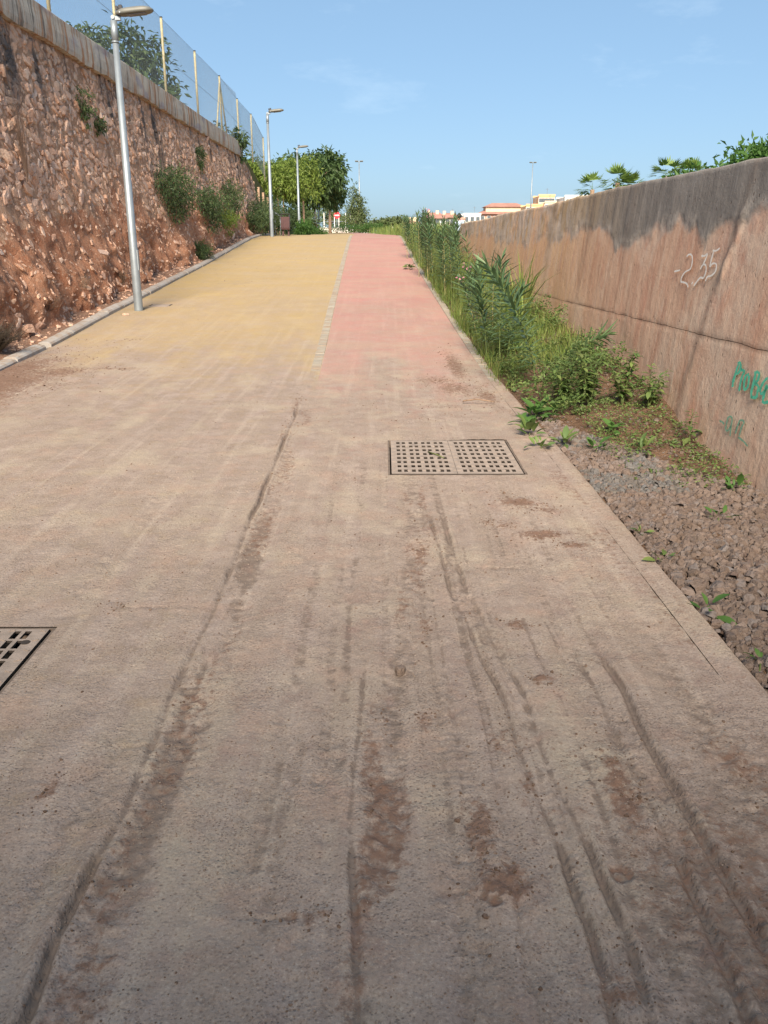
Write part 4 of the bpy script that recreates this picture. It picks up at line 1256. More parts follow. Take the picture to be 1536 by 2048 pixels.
for t in (0.0, .5, .98):
    b = MB(); px = -.42 + .58 * t; py = .9 - .9 * t; b.tube([(px, py, -.2), (px, py, 1.12 - .32 * t)], .02, 8); b.build('rail_post', M['galv'], hr, True)
bo = empty('bollard', (-5.93, 76, on_path(0, 76)), 'short white post right behind the slim white lamp', 'bollard')
b = MB(); b.tube([(0, 0, -.1), (0, 0, .95), (0, 0, 1.0)], [.13, .13, .10], 12); b.build('post', M['white'], bo, True)
b = MB(); b.tube([(0, 0, 1.0), (0, 0, 1.22)], [.09, .06], 12); b.build('post_top', M['galv'], bo, True)
sp = empty('signpost', (-5.72, 78, on_path(0, 78)), 'thin grey pole just right of the slim white lamp', 'pole')
b = MB(); b.tube([(0, 0, -.1), (0, 0, 3.0)], .05, 8); b.build('pole', M['galv'], sp, True)

gz = lambda x, y: float(ground_z(np.array([x], float), np.array([y], float))[0])
FRY = 128.0
far_wall = empty('low_wall', (0, 0, 0), 'long low white wall across the far end of the path', 'low wall')
b = MB(); b.box(-11.0, -1.4, FRY, FRY + .3, gz(-5, FRY) - .3, gz(-5, FRY) + .72); b.build('wall_run', M['render_white'], far_wall)
b = MB(); b.box(-11.05, -1.35, FRY - .05, FRY + .35, gz(-5, FRY) + .722, gz(-5, FRY) + .80); b.build('coping', M['render_white'], far_wall)
b = MB(); b.box(.3, 1.6, FRY - 6, FRY - 5.7, gz(1, FRY) - .3, gz(1, FRY) + .85)
lw2 = empty('low_wall', (0, 0, 0), 'short white wall piece far behind the grass right of the mast', 'low wall'); b.build('wall_run', M['render_white'], lw2)
rail = empty('railing', (0, 0, 0), 'row of tall white posts with rails behind the no entry sign', 'railing')
for i, px in enumerate((-8.9, -7.9, -7.35, -6.7, -5.7, -5.0, -4.55)):
    b = MB(); z0 = gz(px, FRY + 4); b.tube([(px, FRY + 4, z0), (px, FRY + 4, z0 + 2.9)], .065, 6); b.build('railing_post', M['white'], rail)
for hz in (.9, 1.7):
    b = MB(); z0 = gz(-7, FRY + 4); b.tube([(-8.9, FRY + 4.02, z0 + hz), (-4.55, FRY + 4.02, z0 + hz)], .03, 5); b.build('rail', M['galv'], rail)
sg = empty('no_entry_sign', (-6.35, 120, gz(-6.3, 120)), 'round red no entry sign with a white bar on a thin pole', 'road sign')
b = MB(); b.tube([(0, 0.05, 0), (0, 0.05, 2.6)], .045, 8); b.build('pole', M['galv'], sg, True)
b = MB(); b.tube([(0, -.02, 2.35), (0, .02, 2.35)], .42, 28); b.build('disc', M['red'], sg)
b = MB(); b.box(-.30, .30, -.034, -.022, 2.28, 2.42); b.build('bar', M['white'], sg)

# ------------------------------------------------------------------ leaf clouds and trees
def leaf_verts(P, D, Nn, Ln, Wn, fold=.25):
    """diamond leaves: base P, direction D, normal Nn (all (n,3)); returns V, F"""
    n = len(P)
    D = D / (np.linalg.norm(D, axis=1, keepdims=True) + 1e-9)
    S_ = np.cross(D, Nn); S_ /= (np.linalg.norm(S_, axis=1, keepdims=True) + 1e-9)
    N2 = np.cross(S_, D)
    Ln = Ln[:, None]; Wn = Wn[:, None]
    a = P; b_ = P + D * Ln * .42 + S_ * Wn * .5 + N2 * Wn * fold
    c = P + D * Ln - N2 * Ln * .12; d = P + D * Ln * .42 - S_ * Wn * .5 + N2 * Wn * fold
    V = np.stack([a, b_, c, d], 1).reshape(-1, 3)
    i = np.arange(n)[:, None] * 4
    F = np.concatenate([i + np.array([[0, 1, 2]]), i + np.array([[0, 2, 3]])], 0)
    return V, F
def cloud(lobes, n, per, ln, wd, droop=.5, seed=0, spread=.22, shell=.55):
    """lobes: (cx,cy,cz, rx,ry,rz). clumps of leaves in the outer part of every lobe"""
    g = np.random.default_rng(seed)
    lob = np.array(lobes, float)
    vol = (lob[:, 3] * lob[:, 4] * lob[:, 5]) ** (2 / 3)
    pick = g.choice(len(lob), n, p=vol / vol.sum())
    d = g.normal(size=(n, 3)); d /= np.linalg.norm(d, axis=1, keepdims=True)
    rr = (shell + (1 - shell) * g.random(n) ** .6) * (1 + .10 * g.normal(size=n))
    C = lob[pick, :3] + d * lob[pick, 3:] * rr[:, None]
    P = np.repeat(C, per, 0) + g.normal(size=(n * per, 3)) * spread * np.repeat(lob[pick, 3:].mean(1), per)[:, None] * .6
    O = np.repeat(d, per, 0)
    D = O * .6 + g.normal(size=P.shape) * .75; D[:, 2] -= droop
    Nn = g.normal(size=P.shape) * .5; Nn[:, 2] += 1
    L_ = ln * g.uniform(.6, 1.3, len(P)); W_ = wd * g.uniform(.7, 1.2, len(P))
    V, F = leaf_verts(P, D, Nn, L_, W_)
    r = np.repeat(np.clip(np.repeat(g.random(n), per) * .7 + g.random(len(P)) * .3, 0, 1), 4)
    return V, F, r, C
def tree(name, base, H, lobes, n, per, ln, wd, mat, bark, label, group=None, tr=.12, droop=.5, cat='tree', nlimb=7, seed=1, lean=0.0, spread=.22, shell=.5):
    root = empty(name, base, label, cat, group)
    V, F, r, C = cloud(lobes, n, per, ln, wd, droop, seed, spread, shell)
    o = nmesh('crown', V, F, mat, root, False, {'rnd': r})
    g = random.Random(seed)
    top = Vector((sum(l[0] for l in lobes) / len(lobes), sum(l[1] for l in lobes) / len(lobes), max(l[2] for l in lobes)))
    fork = Vector((lean * .5, 0, min(l[2] - l[5] * .6 for l in lobes)))
    fork.z = max(.25, fork.z)
    b = MB(); b.tube([(0, 0, -.3), (lean * .2, .02, fork.z * .5), fork, fork.lerp(top, .6)], [tr * 1.2, tr, tr * .8, tr * .25], 10)
    idx = [g.randrange(len(C)) for _ in range(nlimb)]
    for i in idx:
        e = Vector(C[i]); m = fork.lerp(e, .5) + Vector((0, 0, .12 * H * .3))
        b.tube([fork, m, e], [tr * .5, tr * .3, tr * .08], 6)
    b.build('trunk', bark, root, True)
    return root
def lobes_rand(seed, c, R_, n, sub):
    g = random.Random(seed); out = [(c[0], c[1], c[2], R_[0] * .72, R_[1] * .72, R_[2] * .72)]
    for i in range(n):
        th = g.uniform(0, 2 * math.pi); ph = g.uniform(-.7, 1.2)
        out.append((c[0] + math.cos(th) * math.cos(ph) * R_[0] * .66, c[1] + math.sin(th) * math.cos(ph) * R_[1] * .66, c[2] + math.sin(ph) * R_[2] * .66, R_[0] * sub, R_[1] * sub, R_[2] * sub))
    return out
# broad-leaved tree behind the fence
tree('broadleaf_tree', (-8.3, 29.5, 5.2), 4, [(0, 0, .9, 1.1, 1.3, .95), (-.9, 0, 1.5, .8, .9, .8), (.8, .2, 1.2, .85, 1.0, .8), (.1, -.2, 2.1, .85, .9, .6), (-1.2, .3, 2.3, .5, .5, .55), (1.2, -.3, .5, .6, .7, .5), (.9, .1, 2.0, .5, .6, .45), (-.2, 0, .2, 1.0, 1.1, .5)],
     420, 9, .24, .10, M['leaf_tree'], M['bark'], 'broad leaved tree growing behind the chain link fence above the stone wall', droop=.55, seed=3, tr=.09, spread=.30)
tree('small_tree', (-6.9, 38.5, 4.6), 2.5, [(0, 0, .9, .7, .8, .6), (.45, .2, .6, .55, .6, .5), (-.3, 0, .4, .5, .6, .5), (.8, 0, 1.1, .35, .4, .3)],
     150, 8, .24, .09, M['leaf_bush'], M['bark'], 'small leafy tree leaning over the far end of the fence', droop=.4, seed=4, tr=.05, spread=.32)
# young pale green trees in a row with thin trunks
ytree = [(-8.3, 57, 1.45, 4.2, 'leftmost young pale green tree behind the second lamp'), (-7.0, 59, 1.4, 4.5, 'second young pale green tree, straight behind the second lamp pole'), (-6.3, 56, 1.3, 4.3, 'third young pale green tree, between the second and third lamps'), (-5.5, 61, 1.4, 4.6, 'rightmost young pale green tree, behind the third lamp')]
for i, (x, y, r_, h, lab) in enumerate(ytree):
    z = on_path(0, y)
    tree('young_tree', (x, y, z), h, lobes_rand(20 + i, (0, 0, h - 1.15), (r_, r_, 1.45), 6, .52), 250, 8, .26, .12, M['leaf_young'], M['palebark'], lab, 'young trees in a row past the crest', tr=.07, seed=30 + i, droop=.5, spread=.28)
tree('shade_tree', (-6.9, 73, on_path(0, 73)), 6, lobes_rand(41, (1.1, 0, 3.9), (3.3, 3.2, 2.4), 12, .46), 900, 9, .42, .18, M['leaf_big'], M['palebark'], 'big dark round crowned tree with a thick pale trunk', tr=.27, seed=42, droop=.6, spread=.24, cat='tree')
tree('shade_tree', (-9.6, 66, on_path(0, 66)), 5.5, lobes_rand(43, (0, 0, 3.2), (2.4, 2.6, 2.0), 8, .5), 360, 9, .36, .15, M['leaf_big'], M['bark'], 'dark tree behind the row of young pale trees', tr=.2, seed=44, droop=.6, spread=.26)
tree('shade_tree', (-5.6, 92, on_path(0, 92)), 5, lobes_rand(45, (-.5, 0, 3.9), (2.0, 2.4, 1.7), 9, .5), 380, 9, .40, .17, M['leaf_big'], M['bark'], 'dark spreading tree right behind the slim white lamp', tr=.15, seed=46, droop=.6, spread=.28)
# conifer and rounded trees at the end of the path
con = []
for k in range(11):
    t = k / 10; rr = 2.0 * (1 - t) ** .8 + .32
    con.append((.25 * math.sin(k * 2.1) - .9 * (1 - t) * .0 + .55 * (1 - t), .2 * math.cos(k * 1.7), .5 + 5.1 * t, rr * .8, rr * .8, .55))
tree('conifer', (-3.7, 112, gz(-3.7, 112)), 5.5, con, 460, 8, .34, .12, M['leaf_conifer'], M['bark'], 'pointed grey green conifer beside the tall light mast', seed=50, tr=.15, droop=.2, spread=.34)
far_tr = [(-.1, 118, 1.9, 1.7, 'round olive green tree to the right of the pointed conifer'), (-12.5, 150, 4.5, 2.6, 'far dull green tree seen under the dark crown'), (-9.5, 160, 4.2, 2.4, 'far dull green tree behind the white railing posts'), (-6.0, 165, 4.6, 2.2, 'far dull green tree right behind the no entry sign'), (2.2, 140, 2.2, 1.6, 'low far tree at the skyline left of the red roofed house')]
for i, (x, y, h, r_, lab) in enumerate(far_tr):
    tree('far_tree', (x, y, gz(x, y)), h, lobes_rand(60 + i, (0, 0, h * .62), (r_, r_, h * .45), 6, .52), 200, 8, .40, .18, M['leaf_conifer'], M['bark'], lab, 'distant trees at the end of the path', seed=70 + i, tr=.14, spread=.3)
# palms
def palm(x, y, H, r_, label, seed):
    z = gz(x, y); g = random.Random(seed)
    root = empty('fan_palm', (x, y, z), label, 'palm tree', 'fan palms beyond the concrete wall')
    b = MB(); b.tube([(0, 0, -.2), (.05, 0, H * .5), (0, 0, H)], [.32, .27, .24], 9); b.build('trunk', M['bark'], root, True)
    V = []; F = []; R_ = []
    for f in range(30):
        az = g.uniform(0, 2 * math.pi); el = g.uniform(-.7, 1.35); 
        d = Vector((math.cos(az) * math.cos(el), math.sin(az) * math.cos(el), math.sin(el)))
        hub = Vector((0, 0, H)) + d * r_ * .5
        side = d.cross(Vector((0, 0, 1))).normalized(); up = side.cross(d)
        c = g.random()
        for q in range(9):
            a = (q - 4) * .27
            dd = (d * math.cos(a) + side * math.sin(a)).normalized()
            tip = hub + dd * r_ * (.52 - .02 * abs(q - 4)) + Vector((0, 0, -.16 * r_ * g.random()))
            pn = dd.cross(up).normalized() * .07 * r_ * .6
            n = len(V); V += [hub, hub.lerp(tip, .55) + pn, tip, hub.lerp(tip, .55) - pn]; F += [(n, n + 1, n + 2), (n, n + 2, n + 3)]; R_ += [c] * 4
        pn = side * .02
        n = len(V); V += [Vector((0, 0, H)) - pn, Vector((0, 0, H)) + pn, hub]; F += [(n, n + 1, n + 2)]; R_ += [c] * 3
    nmesh('crown', np.array(V), np.array(F, np.int32), M['palm'], root, False, {'rnd': np.array(R_)})
PALMS = [(23.2, 100, 4.7, 2.3, 'leftmost fan palm above the concrete wall'), (24.9, 96, 5.2, 2.4, 'fan palm second from the left above the wall, taller'), (26.4, 97, 4.7, 2.1, 'small fan palm third from the left above the wall'), (28.9, 92, 5.6, 2.3, 'fan palm rising from the middle of the bushes above the wall'), (30.6, 90, 5.3, 2.2, 'rightmost fan palm beside the bushes above the wall')]
for i, (x, y, H, r_, lab) in enumerate(PALMS): palm(x, y, H, r_, lab, 80 + i)
# shrubs beyond the right wall
def shrub(name, x, y, z, lobes, n, per, ln, wd, mat, label, group, seed, droop=.1, stem=.03, spread=.3, shell=.45):
    root = empty(name, (x, y, z), label, 'shrub', group)
    V, F, r, C = cloud(lobes, n, per, ln, wd, droop, seed, spread, shell)
    nmesh('foliage', V, F, mat, root, False, {'rnd': r})
    b = MB(); g = random.Random(seed)
    for _ in range(6):
        e = Vector(C[g.randrange(len(C))]); b.tube([(0, 0, -.1), e * .5 + Vector((0, 0, .05)), e], [stem, stem * .7, stem * .2], 5)
    b.build('stems', M['bark'], root)
    return root
WG = 'bushes beyond the right wall'
shrub('bush', 27.6, 88, 2.0, lobes_rand(90, (0, 0, 3.2), (2.8, 2, 1.7), 7, .5), 420, 9, .42, .22, M['leaf_bright'], 'round bright green bush between the fan palms above the wall', WG, 91)
shrub('bush', 6.9, 16.8, 1.95, [(0, 0, .55, 1.1, 1.2, .6), (1.0, .2, 1.0, 1.0, 1.2, .65), (-1.0, .2, .35, .9, 1.1, .4), (2.2, 0, 1.3, 1.1, 1.2, .9), (.3, -.2, 1.05, .5, .6, .35)], 1300, 10, .15, .07, M['leaf_bright'], 'fresh green bush at the right edge above the concrete wall', WG, 92, spread=.18)
shrub('bush', 7.3, 19.6, 1.95, [(0, 0, .30, .8, 1.2, .35), (-.6, .4, .18, .6, 1.0, .25), (1.2, 0, .5, 1.0, 1.2, .5)], 600, 10, .15, .07, M['leaf_bright'], 'low green bush trailing along the top of the concrete wall', WG, 93, spread=.18)

shrub('hedge_shrub', -9.0, 69, on_path(0, 69), [(0, 0, 1.0, 1.6, 1.2, 1.2), (2.2, .5, .9, 1.4, 1.2, 1.1), (-2.0, .5, 1.1, 1.5, 1.2, 1.3)], 420, 9, .32, .15, M['leaf_big'], 'deep dark hedge in the shade behind the young pale trees', 'shrubs at the end of the stone wall', 160, .3, .02)
# ------------------------------------------------------------------ bushes rooted in the left wall and at its foot
LG = 'bushes growing out of the stone wall'
def wall_bush(y, z, r_, n, label, seed, mat='leaf_bush', ln=.12, wd=.035, drop=.4):
    x, _ = left_surface(np.array([y]), np.array([z])); x = float(x[0])
    lob = [(.28 * r_[0], 0, .05, .55 * r_[0], r_[1], r_[2]), (.3 * r_[0], -r_[1] * .5, r_[2] * .25, .5 * r_[0], r_[1] * .6, r_[2] * .6), (.3 * r_[0], r_[1] * .55, r_[2] * .2, .5 * r_[0], r_[1] * .6, r_[2] * .6), (.28 * r_[0], -.1 * r_[1], -r_[2] * .7, .4 * r_[0], r_[1] * .45, r_[2] * .6)]
    shrub('wall_bush', x, y, z, lob, n, 9, ln, wd, M[mat], label, LG, seed, drop, .012, .3, .3)
wall_bush(24.3, 2.85, (.9, 1.35, .62), 300, 'largest dark bush growing out of the middle of the stone wall', 101)
wall_bush(28.9, 2.6, (.8, 1.3, .62), 260, 'second bush on the stone wall, lower and to the right', 102)
wall_bush(33.3, 3.0, (.7, 1.2, .75), 200, 'narrow bush high on the wall behind the second one', 103)
wall_bush(31.5, 2.25, (.6, 1.1, .35), 110, 'yellowish bush hanging low on the stone wall', 104, 'leaf_young')
wall_bush(25.6, 1.22, (.5, .35, .28), 90, 'small dark tuft at the foot of the stone wall near the kerb', 105, 'leaf_bush', .16, .02)
wall_bush(18.4, 4.15, (.3, .18, .34), 40, 'thin dark vine hanging below the coping left of the first lamp', 106, 'leaf_bush', .09, .03, .9)
wall_bush(19.2, 3.9, (.3, .16, .22), 26, 'small dark plant on the wall just left of the first lamp pole', 107, 'leaf_bush', .09, .03, .9)
wall_bush(29.4, 4.1, (.3, .3, .35), 60, 'thin weed high on the wall right of the first lamp pole', 108, 'leaf_bush', .10, .03, .6)
for i, (x, y, r_, h, lab) in enumerate(((-5.55, 38.6, 1.0, 1.5, 'dark green shrub mass at the foot of the wall end beside the kerb'), (-5.9, 41.5, 1.1, 1.9, 'tall dark shrub behind the wall end, left of the second lamp'), (-5.2, 43.5, .9, 1.2, 'rounded shrub behind the brown litter bin'))):
    shrub('hedge_shrub', x, y, on_path(0, y), lobes_rand(110 + i, (0, 0, h * .5), (r_, 1.3, h * .55), 6, .55), 330, 9, .17, .04, M['leaf_bush'], lab, 'shrubs at the end of the stone wall', 120 + i, .35, .02)
for i, (x, y, r_, h, lab) in enumerate(((-4.15, 46, .35, .7, 'low bright green shrub between the litter bin and the third lamp'), (-4.9, 62, .8, .5, 'low green hedge behind the third lamp'), (-4.6, 100, 3.0, .8, 'far low hedge in front of the white wall'), (-1.2, 98, 1.8, 1.0, 'dense low shrub at the bend of the path'))):
    shrub('low_shrub', x, y, on_path(0, y) - .05, lobes_rand(130 + i, (0, 0, h * .5), (r_, 1.2, h * .55), 5, .55), 200, 8, .18, .06, M['leaf_bright'], lab, 'low shrubs past the crest', 140 + i, .2, .02)
# dry bush and twigs at the foot of the bank
def dry_bush(x, y, z, r_, h, n, label, seed, mat='dry'):
    root = empty('dry_bush', (x, y, z), label, 'dry bush', 'dry bushes at the foot of the bank')
    g = random.Random(seed); b = MB()
    for _ in range(n):
        a = g.uniform(0, 6.28); e = Vector((math.cos(a) * r_ * g.random(), math.sin(a) * r_ * g.random(), h * g.uniform(.4, 1)))
        m = e * .5 + Vector((g.uniform(-.05, .05), g.uniform(-.05, .05), .04))
        b.tube([(0, 0, -.03), m, e], [.006, .004, .0015], 4, False)
        for _ in range(3):
            f = m.lerp(e, g.random()); b.tube([f, f + Vector((g.uniform(-1, 1), g.uniform(-1, 1), g.uniform(-.2, 1))) * .12 * r_ / .4], [.003, .001], 3, False)
    b.build('twigs', M[mat], root)
sz_ = lambda x, y: float(shoulder_z(np.array([x]), np.array([y]))[0])
dry_bush(-5.05, 11.0, .16, .50, .40, 190, 'dark dry bush at the left edge at the foot of the bank', 150, 'darkdry')
dry_bush(-5.25, 13.4, .45, .30, .32, 60, 'small grey dry bush on the dirt beside the kerb', 151)
dry_bush(-5.35, 15.2, .60, .25, .40, 60, 'upright grey dry plant leaning on the red bank', 152)
dry_bush(-5.30, 17.6, .75, .22, .28, 50, 'small dry tuft right behind the first lamp post', 153)
wall_dry = [(14.6, 2.5, 1.5, 'tall thin dark dead stem against the stone wall at the left edge')]
for y, z, h, lab in wall_dry:
    x = float(left_surface(np.array([y]), np.array([z]))[0][0])
    dry_bush(x + .06, y, z, .16, h, 26, lab, 155)

# ------------------------------------------------------------------ people
def person(x, y, z, H, face, label):
    root = empty('person', (x, y, z), label, 'person')
    root.rotation_euler = (0, 0, face)
    k = H / 1.75
    J = {'pelvis': (0, 0, .95), 'waist': (0, .01, 1.10), 'chest': (0, -.01, 1.32), 'neck': (0, 0, 1.48), 'headb': (0, .015, 1.56), 'head': (0, .02, 1.66), 'crown': (0, .01, 1.74),
         'shl': (-.18, 0, 1.43), 'ell': (-.24, .03, 1.15), 'wrl': (-.22, .14, .93), 'hal': (-.21, .18, .85), 'shr': (.18, 0, 1.43), 'elr': (.24, .02, 1.15), 'wrr': (.22, .12, .93), 'har': (.21, .16, .85),
         'hil': (-.10, 0, .90), 'knl': (-.11, .06, .50), 'anl': (-.11, -.02, .09), 'tol': (-.12, .15, .04), 'hir': (.10, 0, .90), 'knr': (.11, .00, .50), 'anr': (.11, -.12, .10), 'tor': (.12, .05, .04)}
    Rr = {'pelvis': .15, 'waist': .13, 'chest': .16, 'neck': .055, 'headb': .075, 'head': .10, 'crown': .07, 'shl': .07, 'ell': .045, 'wrl': .032, 'hal': .036, 'shr': .07, 'elr': .045, 'wrr': .032, 'har': .036, 'hil': .095, 'knl': .06, 'anl': .045, 'tol': .04, 'hir': .095, 'knr': .06, 'anr': .045, 'tor': .04}
    E_ = [('pelvis', 'waist'), ('waist', 'chest'), ('chest', 'neck'), ('neck', 'headb'), ('headb', 'head'), ('head', 'crown'), ('chest', 'shl'), ('shl', 'ell'), ('ell', 'wrl'), ('wrl', 'hal'), ('chest', 'shr'), ('shr', 'elr'), ('elr', 'wrr'), ('wrr', 'har'), ('pelvis', 'hil'), ('hil', 'knl'), ('knl', 'anl'), ('anl', 'tol'), ('pelvis', 'hir'), ('hir', 'knr'), ('knr', 'anr'), ('anr', 'tor')]
    def skin(name, keys, grow, mat):
        names = [q for q in J if q in keys]
        me = bpy.data.meshes.new(name)
        me.from_pydata([Vector(J[q]) * k for q in names], [(names.index(a), names.index(b_)) for a, b_ in E_ if a in names and b_ in names], [])
        o = bpy.data.objects.new(name, me); COL.objects.link(o); o.parent = root
        o.modifiers.new('skin', 'SKIN'); sv = me.skin_vertices[0].data
        for i, q in enumerate(names):
            sv[i].radius = (Rr[q] * k + grow, Rr[q] * k * (.78 if q in ('chest', 'waist', 'pelvis') else 1) + grow)
        sv[0].use_root = True
        sd = o.modifiers.new('sub', 'SUBSURF'); sd.levels = 2; sd.render_levels = 2
        me.materials.append(mat)
        return o
    skin('body', list(J), 0, M['skin'])
    skin('shirt', ['pelvis', 'waist', 'chest', 'shl', 'ell', 'shr', 'elr'], .018, M['shirt'])
    skin('trousers', ['pelvis', 'hil', 'knl', 'anl', 'hir', 'knr', 'anr'], .016, M['trousers'])
    b = MB()
    rings = []
    for i in range(7):
        t = i / 6; zz = 1.60 + .20 * t; rr = .108 * math.sin(math.pi * (.30 + .68 * t)) + .004
        rings.append([((rr * math.cos(a)) * k, (-.012 + rr * 1.08 * math.sin(a) - .02 * (1 - t)) * k, zz * k) for a in [2 * math.pi * q / 14 for q in range(14)]])
    b.loft(rings); b.build('hair', M['hair'], root, True)
    # face: nose, eyes, mouth, ears
    f = MB(); f.box(-.014 * k, .014 * k, .10 * k, .135 * k, 1.615 * k, 1.66 * k, None, .006); f.build('nose', M['skin'], root)
    for sx in (-1, 1):
        f = MB(); f.box((sx * .036 - .012) * k, (sx * .036 + .012) * k, .098 * k, .112 * k, 1.655 * k, 1.668 * k, None, .004); f.build('eye', M['hair'], root)
        f = MB(); f.box((sx * .105 - .012) * k, (sx * .105 + .012) * k, -.01 * k, .03 * k, 1.61 * k, 1.67 * k, None, .008); f.build('ear', M['skin'], root)
    return root
person(3.12, 37.0, 1.02, 1.62, rad(20), 'dark haired person in a pale blue top walking beyond the end of the concrete wall')

# ------------------------------------------------------------------ distant buildings
def building(x0, x1, y0, y1, z0, z1, floors, wall_m, label, roof=None, nwin=6, bands=None, parapet=.5):
    r_ = empty('apartment_building', ((x0 + x1) / 2, y0, z0), label, 'building')
    w = (x1 - x0) / 2; d = y1 - y0; h = z1 - z0
    b = MB(); b.box(-w, w, 0, d, -1, h); wl = b.build('wall', wall_m, r_)
    fh = h / floors
    for f in range(floors):
        if bands and f in bands:
            b = MB(); b.box(-w - .25, w + .25, -.6, 0, f * fh + .02, f * fh + .95); b.build('balcony', bands[f], r_)
        for k in range(nwin):
            cx = -w + (k + .5) * 2 * w / nwin; zz = f * fh + fh * .36
            b = MB(); b.box(cx - .62, cx + .62, -.05, .05, zz, zz + fh * .50); fr = b.build('window', M['white'], wl)
            b = MB(); b.box(cx - .52, cx + .52, -.075, -.052, zz + .08, zz + fh * .50 - .08); b.build('pane', M['glass'], wl)
    if roof:
        b = MB(); o_ = .5
        b.add([(-w - o_, -o_ - .3, h), (w + o_, -o_ - .3, h), (w + o_, d + o_, h), (-w - o_, d + o_, h), (-w * .55, d / 2, h + roof), (w * .55, d / 2, h + roof)], [(0, 1, 5, 4), (1, 2, 5), (2, 3, 4, 5), (3, 0, 4), (3, 2, 1, 0)])
        rf_ = b.build('roof', M['tiles'], r_)
        for cx in (-w * .5, w * .3):
            b = MB(); b.box(cx - .4, cx + .4, d / 2 - 1.5, d / 2 - .7, h + .3, h + roof + .5); b.build('chimney', M['render_cream'], rf_)
    else:
        for y_ in (-.1, d - .15):
            b = MB(); b.box(-w - .1, w + .1, y_, y_ + .25, h + .002, h + parapet); b.build('parapet', wall_m, r_)
    b = MB(); b.tube([(w * .4, d * .5, h), (w * .4, d * .5, h + 2.4)], .05, 4); b.tube([(w * .4 - .5, d * .5, h + 2.1), (w * .4 + .5, d * .5, h + 2.1)], .035, 4); b.build('antenna', M['galv'], r_)
    return r_
BZ = 2.6
a1 = building(28.0, 43.5, 262, 276, BZ, 9.2, 2, M['render_rose'], 'long apartment block with rose brick bands and red tiled roof beyond the wall', 2.0, 8, {1: M['render_cream']})
b = MB(); b.box(-5.6, 5.9, 2.2, 9, 6.62, 8.7); o = b.build('top_floor', M['render_cream'], a1)
b = MB(); b.add([(-6.2, 1.6, 8.7), (6.5, 1.6, 8.7), (6.5, 9.6, 8.7), (-6.2, 9.6, 8.7), (-3.5, 5.5, 9.9), (3.8, 5.5, 9.9)], [(0, 1, 5, 4), (1, 2, 5), (2, 3, 4, 5), (3, 0, 4), (3, 2, 1, 0)]); b.build('roof', M['tiles'], a1)
building(22.6, 27.4, 252, 260, BZ, 8.7, 2, M['render_white'], 'plain white block left of the long rose brick building', None, 3)
building(20.3, 22.4, 246, 252, BZ, 7.4, 2, M['render_rose'], 'small rose coloured house at the end of the concrete wall', None, 2)
building(44.3, 47.4, 246, 256, BZ, 11.7, 3, M['render_cream'], 'stepped tan apartment building, taller part near the light mast', None, 3)
building(39.5, 44.1, 248, 258, BZ, 11.0, 3, M['render_orange'], 'stepped orange tan building with terraces above the wall', None, 4, {2: M['render_cream']})
building(50.5, 57.5, 250, 262, BZ, 13.4, 3, M['render_white'], 'flat topped white building just left of the fan palms', None, 4)
building(44.6, 49.2, 258, 268, BZ, 14.0, 3, M['render_orange'], 'orange tan building with the highest flat roof above the wall', None, 4)
building(10.2, 16.0, 230, 240, BZ, 7.2, 2, M['render_white'], 'white house with a red tiled roof seen through the oleanders', 1.6, 4)
building(4.9, 8.0, 200, 206, BZ, 5.3, 1, M['render_orange'], 'small orange house low at the skyline left of the tall oleanders', 1.0, 2)
building(15.0, 20.2, 238, 246, BZ, 7.6, 2, M['render_cream'], 'pale house with a low grey gable behind the oleanders', 1.3, 4)

# ------------------------------------------------------------------ oleanders and weeds on the verge
def leaf_blade(L, Wd, seg=4, curl=.18):
    V = []; F = []
    for i in range(seg + 1):
        t = i / seg
        w = Wd * math.sin(math.pi * min(1, t * .9 + .08)) ** .8 * .5
        if i == seg: w = Wd * .03
        zc = -curl * L * t * t
        V += [(-w, L * t, zc + w * .35), (0, L * t, zc), (w, L * t, zc + w * .35)]
    for i in range(seg):
        a = i * 3
        F += [(a, a + 1, a + 4, a + 3), (a + 1, a + 2, a + 5, a + 4)]
    return np.array(V), np.array(F, np.int32)
lance = []
for L, Wd, c in ((.15, .022, .15), (.13, .020, .30), (.17, .024, .05)):
    v, f = leaf_blade(L, Wd, 4, c)
    lance.append((v, f, nmesh('leaf', v, f, M['leaf_olean'], None, True, {'rnd': np.full(len(v), .3 * len(lance))}, link=False)))
def stem_curve(h, lean, bend, n=10):
    pts = []
    for i in range(n + 1):
        t = i / n
        pts.append(Vector((lean[0] * t + bend[0] * t * t, lean[1] * t + bend[1] * t * t, h * t - .5 * abs(bend[0]) * max(0, t - .6) * .5)))
    return pts
OG = 'oleanders on the verge beside the wall'
